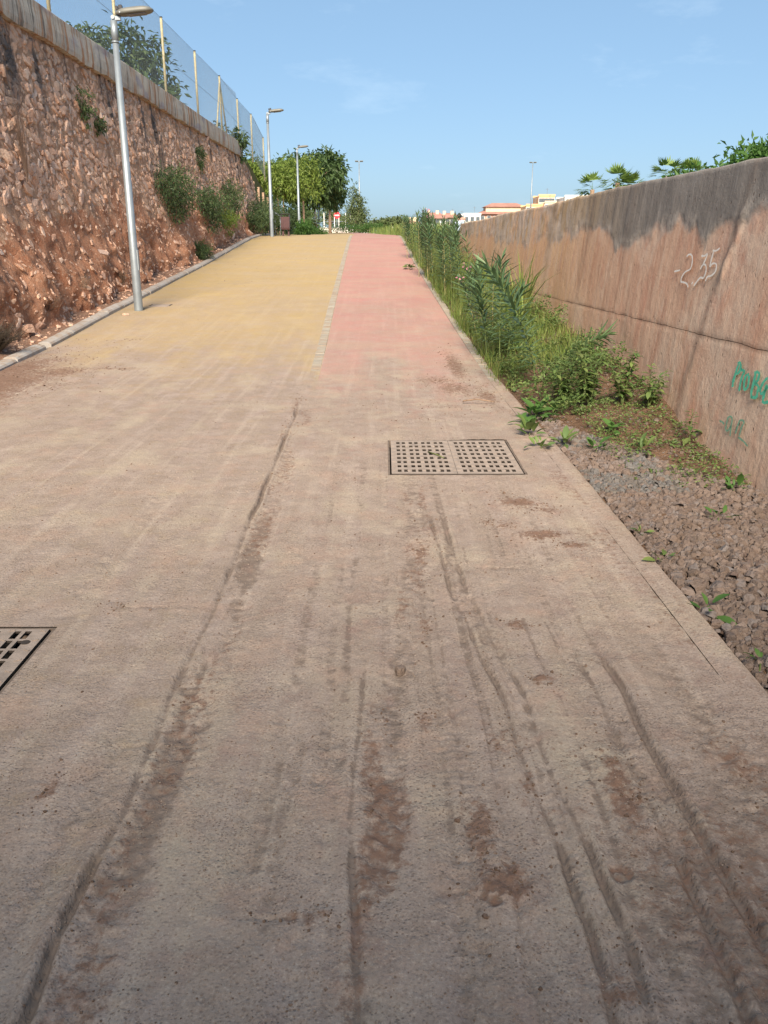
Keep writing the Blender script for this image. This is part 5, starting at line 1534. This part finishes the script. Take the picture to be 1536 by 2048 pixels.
def oleander(x, y, stems, label, parts, seed, flower=False, leafscale=1.0, z=None, cat='oleander', group=OG, name='oleander', spacing=.038):
    g = random.Random(seed)
    root = empty(name, (x, y, float(verge_z(np.array([x]), np.array([y]))[0]) - .02 if z is None else z), label, cat, group)
    items = []
    for (dx, dy, h, lx, ly, bx) in stems:
        pts = [p + Vector((dx, dy, 0)) for p in stem_curve(h, (lx, ly), (bx, 0))]
        b = MB(); b.tube(pts, [.009 - .006 * i / (len(pts) - 1) for i in range(len(pts))], 6)
        b.build('stem', M['stem'] if parts or g.random() < .6 else M['palestem'], root, True)
        s = .22 * h + g.uniform(0, .05)
        tot = sum((pts[i + 1] - pts[i]).length for i in range(len(pts) - 1))
        az = g.uniform(0, 6.28)
        while s < tot:
            # point along the stem
            q = s; i = 0
            while i < len(pts) - 2 and q > (pts[i + 1] - pts[i]).length: q -= (pts[i + 1] - pts[i]).length; i += 1
            d = (pts[i + 1] - pts[i]).normalized(); p = pts[i] + d * q
            t = s / tot
            el = .15 + 1.0 * t ** 2.2
            az += 1.05
            for k in range(3):
                a = az + k * 2.094 + g.uniform(-.25, .25)
                sd = d.orthogonal().normalized(); sd.rotate(Matrix.Rotation(a, 3, d))
                e = el + g.uniform(-.2, .2)
                fd = (sd * math.cos(e) + d * math.sin(e)).normalized()
                sx = fd.cross(d).normalized(); nz = sx.cross(fd)
                sc = leafscale * g.uniform(.75, 1.15) * (.6 + .5 * min(1, t * 1.6)) * (1 if t < .93 else .7)
                R3 = Matrix((sx, fd, nz)).transposed().to_4x4()
                mt = Matrix.Translation(p) @ R3 @ Matrix.Scale(sc, 4)
                v, f, me = lance[g.randrange(3)]
                if parts: linkmesh('leaf', me, root, mt)
                else:
                    m3 = np.array(mt); ff = np.concatenate([f[:, [0, 1, 2]], f[:, [0, 2, 3]]])
                    items.append((v @ m3[:3, :3].T + m3[:3, 3], ff, g.random()))
            s += spacing * g.uniform(.8, 1.2)
        if flower:
            e = pts[-1]; V = []; F = []
            for _ in range(11):
                c = e + Vector((g.gauss(0, .035), g.gauss(0, .035), g.gauss(.02, .025)))
                n = len(V); V += [c + Vector((g.uniform(-.025, .025), g.uniform(-.025, .025), g.uniform(-.02, .02))) for _ in range(4)]; F += [(n, n + 1, n + 2), (n, n + 2, n + 3)]
            nmesh('flowers', np.array([tuple(v) for v in V]), np.array(F, np.int32), M['petal'], root, False, {'rnd': np.full(len(V), .5)})
    if items:
        merge(items, 'leaves', M['leaf_olean'], root)
    return root
# nearest ones: every leaf a part
oleander(1.62, 8.9, [(0, 0, 1.36, -.12, .05, -.46)], 'long dark oleander stem leaning left over the path edge, nearest of all', True, 201, leafscale=1.55, spacing=.034)
oleander(1.66, 9.15, [(0, 0, .62, .18, -.05, .55)], 'oleander shoot arching right towards the wall above the weeds', True, 202, leafscale=1.3, spacing=.034)
oleander(1.45, 10.6, [(0, 0, 1.28, -.05, 0, .02), (.10, .1, .95, .05, 0, .10)], 'broad leaved oleander with a dark tuft on top, behind the leaning stem', True, 203, leafscale=1.5)
oleander(1.34, 11.0, [(0, 0, 1.18, -.10, .05, -.05), (.05, .05, .9, -.12, .05, -.10)], 'bushy dark oleander left of the broad leaved tuft', True, 204, leafscale=1.45)
oleander(1.50, 12.6, [(0, 0, 1.0, -.22, 0, -.08), (.1, 0, .95, -.02, 0, 0), (-.12, .1, .85, -.15, 0, -.1)], 'three stemmed oleander with a pink flower between taller ones', False, 205, True, leafscale=1.2)
oleander(1.38, 15.4, [(0, 0, 1.45, -.14, 0, -.02)], 'tallest single oleander stem in front of the wall, bright green tip', False, 206, leafscale=1.25)
oleander(1.60, 15.6, [(0, 0, 1.26, -.14, 0, -.02)], 'slender oleander stem with spaced leaves close to the wall', False, 207, leafscale=1.2, spacing=.09)
far_ol = [(1.08, 20.8, 1.5, 3, 'tall oleander clump with pale flowers standing highest against the sky'), (.95, 21.6, 1.55, 3, 'tall oleander clump just left of the highest one'), (1.20, 18.6, 1.35, 3, 'oleander clump in the middle of the row, medium height'), (1.26, 17.0, 1.35, 2, 'oleander with two stems just left of the tallest single stem'), (1.55, 18.0, 1.3, 3, 'oleander clump growing close to the wall in the middle of the row'), (1.45, 20.0, 1.3, 3, 'oleander clump close to the wall farther back'), (1.05, 24.0, 1.1, 3, 'low oleander clump behind the highest one'), (.85, 26.5, 1.1, 3, 'oleander clump leaning over the pink lane near the crest'), (1.3, 28.5, 1.0, 3, 'oleander clump near the crest beside the wall end'), (.8, 31.0, .9, 3, 'farthest oleander clump of the row on the path side'), (1.5, 33.0, .9, 3, 'farthest oleander clump of the row on the wall side'), (1.3, 14.0, .9, 2, 'short oleander with two stems in front of the tallest single stem')]
for i, (x, y, h, n, lab) in enumerate(far_ol):
    g = random.Random(220 + i)
    st_ = [(g.uniform(-.18, .18), g.uniform(-.2, .2), 1.14 * h * g.uniform(.78, 1.02), g.uniform(-.16, .06), 0, g.uniform(-.1, .05)) for _ in range(n)]
    oleander(x, y, st_, lab, False, 240 + i, flower=(i == 0), leafscale=1.25)
# reed-like grass clump by the wall
def blades(n, area, h, w, seed, zf, bend=.5, hjit=.5):
    g = np.random.default_rng(seed)
    P = area(g, n)
    z = zf(P[:, 0], P[:, 1])
    az = g.random(n) * 2 * np.pi; hh = h * (1 - hjit + hjit * 1.4 * g.random(n)); ww = w * g.uniform(.6, 1.3, n)
    be = bend * g.uniform(.2, 1.2, n) * hh
    d = np.stack([np.cos(az), np.sin(az), 0 * az], 1); s = np.stack([-np.sin(az), np.cos(az), 0 * az], 1)
    base = np.stack([P[:, 0], P[:, 1], z - .01], 1); up = np.array([0, 0, 1.0])
    V = []
    for t, wf in ((0, .8), (.4, 1.0), (.75, .7)):
        c = base + d * (be * t ** 2)[:, None] + up * (hh * (t - .22 * t * t * be / hh))[:, None]
        V += [c - s * (ww * wf / 2)[:, None], c + s * (ww * wf / 2)[:, None]]
    V.append(base + d * be[:, None] + up * (hh * (1 - .22 * be / hh - .05))[:, None])
    V = np.stack(V, 1)
    i = np.arange(n)[:, None] * 7
    F4 = np.concatenate([i + np.array([[0, 1, 3, 2]]), i + np.array([[2, 3, 5, 4]])]); F3 = i + np.array([[4, 5, 6]])
    return V.reshape(-1, 3), [F4.astype(np.int32), F3.astype(np.int32)], np.repeat(g.random(n), 7)
rg = empty('reed_clump', (2.05, 13.0, float(verge_z(np.array([2.05]), np.array([13.0]))[0])), 'clump of long arching reed grass leaning against the concrete wall', 'reed grass')
V, F, r = blades(70, lambda g, n: np.stack([g.normal(0, .10, n), g.normal(0, .15, n)], 1), 1.05, .022, 300, lambda x, y: x * 0, .65)
nmesh('blades', V, F, M['grass'], rg, False, {'rnd': r})['kind'] = 'stuff'
# grass (uncountable)
def grass_obj(name, n, x_lo, x_hi, y_lo, y_hi, h, w, seed, mat, ypow=1.0, bend=.5, clump=.45):
    def area(g, n):
        out = []
        while sum(len(o) for o in out) < n:
            y = y_lo + (y_hi - y_lo) * g.random(n * 2) ** ypow
            t = g.random(n * 2); x = XR + shift(y) + x_lo + (x_hi - x_lo) * t
            k = fbm(x * 2.6, y * 1.3, 310, 3) > clump + .12 * (g.random(n * 2) - .5)
            k &= x < wallx(.3) - .06
            out.append(np.stack([x[k], y[k]], 1))
        return np.concatenate(out)[:n]
    V, F, r = blades(n, area, h, w, seed, verge_z, bend)
    o = nmesh(name, V, F, mat, None, False, {'rnd': r})
    o['kind'] = 'stuff'
    return o
grass_obj('grass', 8000, .10, 1.5, 9.9, 22, .22, .006, 320, M['grass'], 1.2, .6, .40)['label'] = 'green grass along the right edge of the path'
grass_obj('grass', 6000, .05, 1.3, 13, 42, .42, .009, 321, M['grass'], 1.0, .6, .36)['label'] = 'taller yellow green grass further along the verge'
grass_obj('grass', 1500, .05, .35, 9.0, 30, .14, .006, 322, M['grass'], 1.1, .8, .40)['label'] = 'short grass fringe right at the edging blocks'
# far grass beyond the crest, right of the path
def area_far(g, n):
    y = 37 + 55 * g.random(n) ** 1.3; t = g.random(n)
    x0 = XR + shift(y) + .1; return np.stack([x0 + t * (3.5 + .05 * y), y], 1)
V, F, r = blades(7000, area_far, .75, .03, 330, lambda x, y: prof(y) - .1, .5)
o = nmesh('grass', V, F, M['grass'], None, False, {'rnd': r}); o['kind'] = 'stuff'; o['label'] = 'tall rough grass beyond the crest right of the path'
def area_left(g, n):
    y = 39 + 60 * g.random(n) ** 1.2; t = g.random(n)
    x1 = XK + shift(y) - .3; return np.stack([x1 - t * 4, y], 1)
V, F, r = blades(4000, area_left, .40, .02, 331, lambda x, y: prof(y) - .1, .5)
o = nmesh('grass', V, F, M['grass'], None, False, {'rnd': r}); o['kind'] = 'stuff'; o['label'] = 'grass beyond the crest left of the path'
# creeping ground cover of small leaves
def cover(name, n, x_lo, x_hi, y_lo, y_hi, ln, wd, h, seed, mat, thr, label):
    g = np.random.default_rng(seed)
    y = y_lo + (y_hi - y_lo) * g.random(n * 3); x = XR + shift(y) + x_lo + (x_hi - x_lo) * g.random(n * 3)
    k = (fbm(x * 2.3, y * 1.8, seed, 3) > thr + .10 * (g.random(n * 3) - .5)) & (x < wallx(.3) - .05)
    x, y = x[k][:n], y[k][:n]; n = len(x)
    hump = np.clip((fbm(x * 3.1, y * 2.4, seed + 1, 3) - .35) * 3, 0, 1)
    P = np.stack([x, y, verge_z(x, y) + .01 + h * hump * g.random(n) ** .7], 1)
    D = g.normal(size=(n, 3)); D[:, 2] = .25 + .4 * g.random(n); Nn = g.normal(size=(n, 3)) * .4; Nn[:, 2] += 1
    V, F = leaf_verts(P, D, Nn, ln * g.uniform(.6, 1.4, n), wd * g.uniform(.7, 1.3, n))
    o = nmesh(name, V, F, mat, None, False, {'rnd': np.repeat(g.random(n), 4)})
    o['kind'] = 'stuff'; o['label'] = label
cover('ground_cover', 9000, .15, 1.35, 7.4, 13.5, .045, .026, .34, 340, M['leaf_weed'], .42, 'low leafy weeds covering the soil mound')
cover('ground_cover', 4500, .10, 1.9, 12.5, 34, .055, .022, .40, 341, M['leaf_weed'], .36, 'leafy weeds under the oleanders')
cover('ground_cover', 2600, .45, 1.3, 5.4, 8.0, .028, .016, .07, 342, M['leaf_weed'], .44, 'tiny weeds creeping over the soil by the wall')

# leafy weeds one could pick: leaves as parts
ovals = []
for L, Wd in ((.10, .042), (.08, .036), (.12, .050)):
    v, f = leaf_blade(L, Wd, 4, .25)
    ovals.append((v, f, nmesh('leaf', v, f, M['leaf_weed'], None, True, {'rnd': np.full(len(v), .31 * len(ovals))}, link=False)))
    ovals.append((v, f, nmesh('leaf', v, f, M['leaf_bright'], None, True, {'rnd': np.full(len(v), .2 + .3 * len(ovals))}, link=False)))
def rosette(x, y, n, sc, label, seed, group='leafy weeds at the edge of the gravel', up=.6):
    g = random.Random(seed)
    root = empty('leafy_weed', (x, y, float(verge_z(np.array([x]), np.array([y]))[0]) + .015), label, 'weed', group)
    b = MB(); b.tube([(0, 0, -.02), (0, 0, .03 * sc)], .004, 5); b.build('stem', M['stem'], root)
    k0 = g.randrange(2)
    for i in range(int(n * 1.6)):
        a = i * 2.4 + g.uniform(-.5, .5); e = g.uniform(.05, up + .4)
        mt = Matrix.Translation((g.gauss(0, .018) * sc, g.gauss(0, .018) * sc, .012 * sc + .03 * sc * g.random())) @ Matrix.Rotation(a, 4, 'Z') @ Matrix.Rotation(e, 4, 'X') @ Matrix.Rotation(g.uniform(-.5, .5), 4, 'Y') @ Matrix.Translation((0, .02 + .03 * g.random(), 0)) @ Matrix.Scale(sc * g.uniform(.45, .95), 4)
        linkmesh('leaf', ovals[2 * g.randrange(3) + k0][2], root, mt)
    return root
rosette(1.38, 7.55, 14, 1.75, 'big bright dock plant with broad leaves where the soil meets the gravel', 400)
rosette(1.50, 7.7, 11, 1.6, 'broad leaved plant right of the big dock plant', 401)
rosette(1.25, 7.35, 9, 1.3, 'bright weed left of the big dock plant at the path edge', 402)
rosette(1.22, 6.9, 12, 1.5, 'upright leafy weed at the path edge just above the drain grate', 403, up=1.1)
rosette(1.24, 6.45, 9, 1.1, 'narrow weed hanging over the path edge beside the drain grate', 404, up=1.0)
rosette(1.45, 6.55, 8, 1.3, 'lone bright weed with paddle leaves standing in the gravel', 405, up=1.0)
rosette(1.66, 6.40, 8, 1.0, 'small weed in the gravel near the soil mound', 406)
rosette(1.98, 6.30, 12, 1.1, 'bushy small weed at the far edge of the gravel', 407, up=1.1)
rosette(1.90, 6.85, 12, 1.2, 'bluish leafy weed on the slope of the soil mound', 408)
rosette(2.30, 5.30, 8, 1.0, 'round leaved weed in the gravel near the foot of the wall', 409, up=.9)
rosette(1.43, 4.46, 5, .75, 'tiny sprout at the path edge, highest of those beside the mud patches', 410, up=1.0)
rosette(1.42, 4.02, 5, .75, 'tiny bright sprout at the path edge next to the long mud smear', 411)
rosette(1.43, 3.40, 4, 1.05, 'sprout with one large leaf at the path edge in the dark gravel', 412, up=.9)
rosette(1.45, 2.90, 6, .75, 'low sprout with pointed leaves at the path edge near the right side', 413)
rosette(1.56, 2.62, 6, .8, 'cluster of small leaves in the gravel at the right edge of the picture', 414)
rosette(1.42, 2.50, 4, .7, 'sprout closest to the viewer at the edge of the gravel', 415)
rosette(1.95, 4.65, 5, .7, 'small blue green weed in the middle of the gravel', 416)
rosette(.66, 23.3, 9, 2.6, 'broad leaved plant spreading onto the pink lane from the verge', 417, up=.4)
# upright weeds against the wall
def upright(x, y, h, label, seed, n=4):
    g = random.Random(seed)
    root = empty('tall_weed', (x, y, float(verge_z(np.array([x]), np.array([y]))[0]) - .01), label, 'weed', 'upright leafy weeds at the foot of the concrete wall')
    for k in range(n):
        lx, ly = g.uniform(-.14, .14), g.uniform(-.14, .14); hh = h * g.uniform(.65, 1.05)
        pts = [Vector((lx * t + lx * t * t * .5, ly * t, hh * t)) for t in (0, .25, .5, .75, 1)]
        b = MB(); b.tube(pts, [.006, .005, .004, .003, .0015], 5); s = b.build('stem', M['stem'], root)
        m = int(40 * hh / .5)
        for i in range(m):
            t = .18 + .8 * i / m; j = min(3, int(t * 4)); p = pts[j].lerp(pts[j + 1], t * 4 - j)
            mt = Matrix.Translation(p) @ Matrix.Rotation(i * 2.4, 4, 'Z') @ Matrix.Rotation(g.uniform(-.3, .7), 4, 'X') @ Matrix.Translation((0, .012, 0)) @ Matrix.Scale(g.uniform(.55, 1.05) * (1.2 - .6 * t), 4)
            linkmesh('leaf', ovals[2 * g.randrange(3)][2], root, mt)
upright(1.91, 7.75, .62, 'tallest leafy weed standing against the concrete wall', 420, 7)
upright(2.16, 7.55, .50, 'leafy weed second from the left along the foot of the wall', 421, 6)
upright(2.33, 7.35, .42, 'narrow weed nearest the wall above the dark stained soil', 422, 4)
upright(1.72, 8.0, .50, 'leafy weed half hidden below the arching oleander shoot', 423, 6)
upright(2.42, 6.5, .30, 'thin bright weed leaning on the wall below the teal letters', 424, 1)

# ------------------------------------------------------------------ gravel, clods, stones
def gravel():
    items = []; items2 = []
    g = np.random.default_rng(500)
    placed = 0
    for i in range(17500):
        y = 1.9 + 6.1 * g.random() ** 1.05; t = g.random()
        x = XR + .15 + t * (2.50 - XR - .15)
        lim = 7.9 - 2.9 * t + .5 * (float(vnoise(x * 4, y * 3, 501)) - .5)
        if y > lim or (t > .72 and y > 5.0 and g.random() < .35): continue
        if x > y * .62 + .25: continue
        sz = float(np.clip(g.lognormal(-4.08, .34), .009, .036)) * (1.15 if y < 4 else 1.0)
        k = int(g.integers(14)); v, f = protos[k]
        a, b_, c = g.random(3) * 6.28
        R3 = np.array(Matrix.Rotation(a, 3, 'Z') @ Matrix.Rotation(g.normal(0, .5), 3, 'X') @ Matrix.Rotation(g.normal(0, .5), 3, 'Y'))
        sc = np.array([sz * g.uniform(.8, 1.2), sz * g.uniform(.7, 1.0), sz * g.uniform(.8, 1.25)])
        zz = float(prof(y)) - .035 + sz * g.uniform(.0, .75) + .06 * max(0, t - .6)
        if True: zz = max(zz, float(verge_z(np.array([x]), np.array([y]))[0]) + sz * .25)
        blue = 5.3 < y < 6.9 and t < .55 and float(fbm(np.array(x * 2.5), np.array(y * 2.5), 503, 3)) > .52
        (items2 if blue and g.random() < .75 else items).append(((v * sc) @ R3.T + np.array([x, y, zz]), f, g.random()))
    merge(items, 'gravel', M['gravel'])['label'] = 'coarse brown gravel between the path and the wall'
    merge(items2, 'gravel', M['bluegravel'])['label'] = 'patch of greyer gravel beside the drain grate'
gravel()
def clods():
    cp = [stone_proto(300 + q, 4 + q % 2) for q in range(8)]
    items = []; g = np.random.default_rng(510)
    hz = lambda x, y: float(prof(y)) + float(mud_fields(np.array([[x]]), np.array([[y]]))[0][0, 0])
    pts = []
    for (cx, cy, rx, ry, s) in CLODS:
        n = int(min(130, 50 + 2200 * rx * ry) * s)
        for _ in range(n): pts.append((cx + g.normal() * rx * .75, cy + g.normal() * ry * .75, s))
    for _ in range(1300): pts.append((g.uniform(-2.4, XR), 1.2 + 7.5 * g.random() ** 1.5, .25))
    for p in (G3, G4):
        for _ in range(130):
            i = g.integers(len(p) - 1); t = g.random(); pts.append((p[i][0] * (1 - t) + p[i + 1][0] * t + g.normal() * .03, p[i][1] * (1 - t) + p[i + 1][1] * t, .35))
    for _ in range(250):
        i = g.integers(len(G1) - 1); t = g.random(); pts.append((G1[i][0] * (1 - t) + G1[i + 1][0] * t + g.normal() * .05 + .05, G1[i][1] * (1 - t) + G1[i + 1][1] * t, .35))
    for _ in range(420): pts.append((XK + .1 + abs(g.normal()) * .6, 8.2 + 4.2 * g.random(), .6))
    for _ in range(90): pts.append((XK + .2 + 3.6 * g.random(), 9 + 18 * g.random(), .5))
    X_ = np.array([p[0] for p in pts]); Y_ = np.array([p[1] for p in pts])
    Hh = mud_fields(X_[None, :], Y_[None, :])[0][0] + prof(Y_)
    for (x, y, s), z in zip(pts, Hh):
        inside = any(a - .02 < x < b_ + .02 and c - .02 < y < d + .02 for a, b_, c, d in HOLES)
        if inside or x > XR - .02 or x < XK + .05: continue
        sz = float(np.clip(g.lognormal(-5.95, .45), .0012, .0075)) * (.7 + s * .5) * (1 + .10 * y)
        v, f = cp[int(g.integers(8))]
        R3 = np.array(Matrix.Rotation(g.random() * 6.28, 3, 'Z') @ Matrix.Rotation(g.normal(0, .8), 3, 'X'))
        items.append(((v * np.array([sz, sz * .75, sz * .95])) @ R3.T + np.array([x + float(shift(y)), y, z + sz * .2]), f, g.random()))
    merge(items, 'mud_crumbs', M['clod'])['label'] = 'crumbs of dried mud scattered over the path'
clods()
def grains():
    """fine grit of the dried mud itself"""
    g = np.random.default_rng(540)
    n = 46000
    y = 1.15 + 4.6 * g.random(n) ** 1.9; x = -1.1 - .25 * y + (XR + 1.1 + .25 * y - .01) * g.random(n)
    x = np.maximum(x, -2.5)
    k = fbm(x * 3.4, y * 3.0, 541, 5) + .25 * (g.random(n) - .5) > .50
    for a, b_, c, d in HOLES: k &= ~((x > a - .02) & (x < b_ + .02) & (y > c - .02) & (y < d + .02))
    x, y = x[k], y[k]; n = len(x)
    z = prof(y) + mud_fields(x[None, :], y[None, :])[0][0]
    sz = np.clip(g.lognormal(-6.35, .42, n), .0009, .0042) * (.75 + .16 * y)
    base = np.array([(1, 0, 0), (0, 1, 0), (-1, 0, 0), (0, -1, 0), (.1, .1, .9), (0, 0, -.6)], float)
    V = base[None] * (1 + .45 * (g.random((n, 6, 3)) - .5)) * sz[:, None, None]
    a = g.random(n) * 6.28; ca, sa = np.cos(a)[:, None], np.sin(a)[:, None]
    V = np.stack([V[..., 0] * ca - V[..., 1] * sa * .8, V[..., 0] * sa + V[..., 1] * ca * .8, V[..., 2]], -1)
    V += np.stack([x, y, z + sz * .12], -1)[:, None, :]
    f = np.array([(0, 1, 4), (1, 2, 4), (2, 3, 4), (3, 0, 4)], np.int32)
    F = (np.arange(n)[:, None, None] * 6 + f[None]).reshape(-1, 3)
    o = nmesh('mud_grit', V.reshape(-1, 3), F, M['grit'], None, False, {'rnd': np.repeat(g.random(n), 6)})
    o['kind'] = 'stuff'; o['label'] = 'fine grit of the dried mud in front'
grains()
items = []; g_ = np.random.default_rng(530)
for i in range(2600):
    y = 5.3 + 9 * g_.random() ** 1.5; x = XR + float(shift(y)) + .18 + 1.05 * g_.random()
    sz = float(np.clip(g_.lognormal(-4.7, .45), .004, .035)); v, f = protos[int(g_.integers(14))]
    R3 = np.array(Matrix.Rotation(g_.random() * 6.28, 3, 'Z') @ Matrix.Rotation(g_.normal(0, .6), 3, 'X'))
    items.append(((v * np.array([sz, sz * .8, sz * .8])) @ R3.T + np.array([x, y, float(verge_z(np.array([x]), np.array([y]))[0]) + sz * .1]), f, g_.random()))
merge(items, 'soil_crumbs', M['gravel'])['label'] = 'crumbly clods and small stones on the soil by the wall'
# loose stones on the shoulder
items = []
for i in range(1100):
    y = 8.6 + 26 * rnd.random() ** 1.5; xk = XK + float(shift(y)) - .2; x = xk - .75 * rnd.random()
    sz = rnd.choice([.012, .018, .018, .025, .035, .05]); v, f = protos[rnd.randrange(14)]
    R3 = np.array(Matrix.Rotation(rnd.random() * 6.28, 3, 'Z') @ Matrix.Rotation(rnd.gauss(0, .4), 3, 'X'))
    items.append(((v * np.array([sz, sz * .75, sz * .6])) @ R3.T + np.array([x, y, sz_(x, y) + sz * .15]), f, rnd.random()))
merge(items, 'rubble', M['rubble'])['label'] = 'loose stone rubble on the dirt beside the kerb'
v, f = stone_proto(77, 7)
def stone_thing(x, y, z, sc, label, mat, rz=0.3, seed=5):
    v, f = stone_proto(seed, 7)
    R3 = np.array(Matrix.Rotation(rz, 3, 'Z'))
    o = nmesh('stone', (v * np.array(sc)) @ R3.T, f, mat, None, False, {'rnd': np.full(len(v), .2)})
    o.location = (x, y, z)
    return tag(o, label, 'stone')
stone_thing(.062, 2.83, .014, (.026, .021, .026), 'single pale pointed stone lying in the middle of the muddy path', M['grit'], .4, 84)
stone_thing(2.02, 3.62, .02, (.05, .04, .04), 'pale grey stone lying on the brown gravel near the right edge', M['pebble'], .9, 79)
stone_thing(-5.22, 12.3, sz_(-5.22, 12.3) + .10, (.20, .13, .11), 'pale cream rock at the foot of the red bank near the dark dry bush', M['rubble'], .6, 80)
stone_thing(-5.36, 13.2, sz_(-5.36, 13.2) + .20, (.26, .15, .08), 'flat pale slab of rock low in the red bank behind the cream rock', M['rubble'], 1.2, 81)
stone_thing(-4.50, 15.0, on_path(0, 15.0) + .02, (.06, .045, .035), 'small reddish stone on the yellow lane at the foot of the first lamp', M['rubble'], .5, 82)
def twig(x, y, z, pts, r_, mat, label, cat):
    o = MB(); o.tube([Vector(p) for p in pts], [r_, r_ * .9, r_ * .5], 6)
    ob = o.build('twig', mat, None, True); ob.location = (x, y, z); return tag(ob, label, cat)
twig(.93, 8.3, .035, [(-.14, .03, 0), (0, .01, .02), (.17, -.02, 0)], .008, M['bark'], 'brown twig lying on the mud near the path edge', 'twig')
twig(.40, 6.20, .008, [(-.06, .10, 0), (0, 0, .004), (.05, -.09, 0)], .005, M['grass'], 'green plant stalk lying across the wide drain grate', 'stalk')
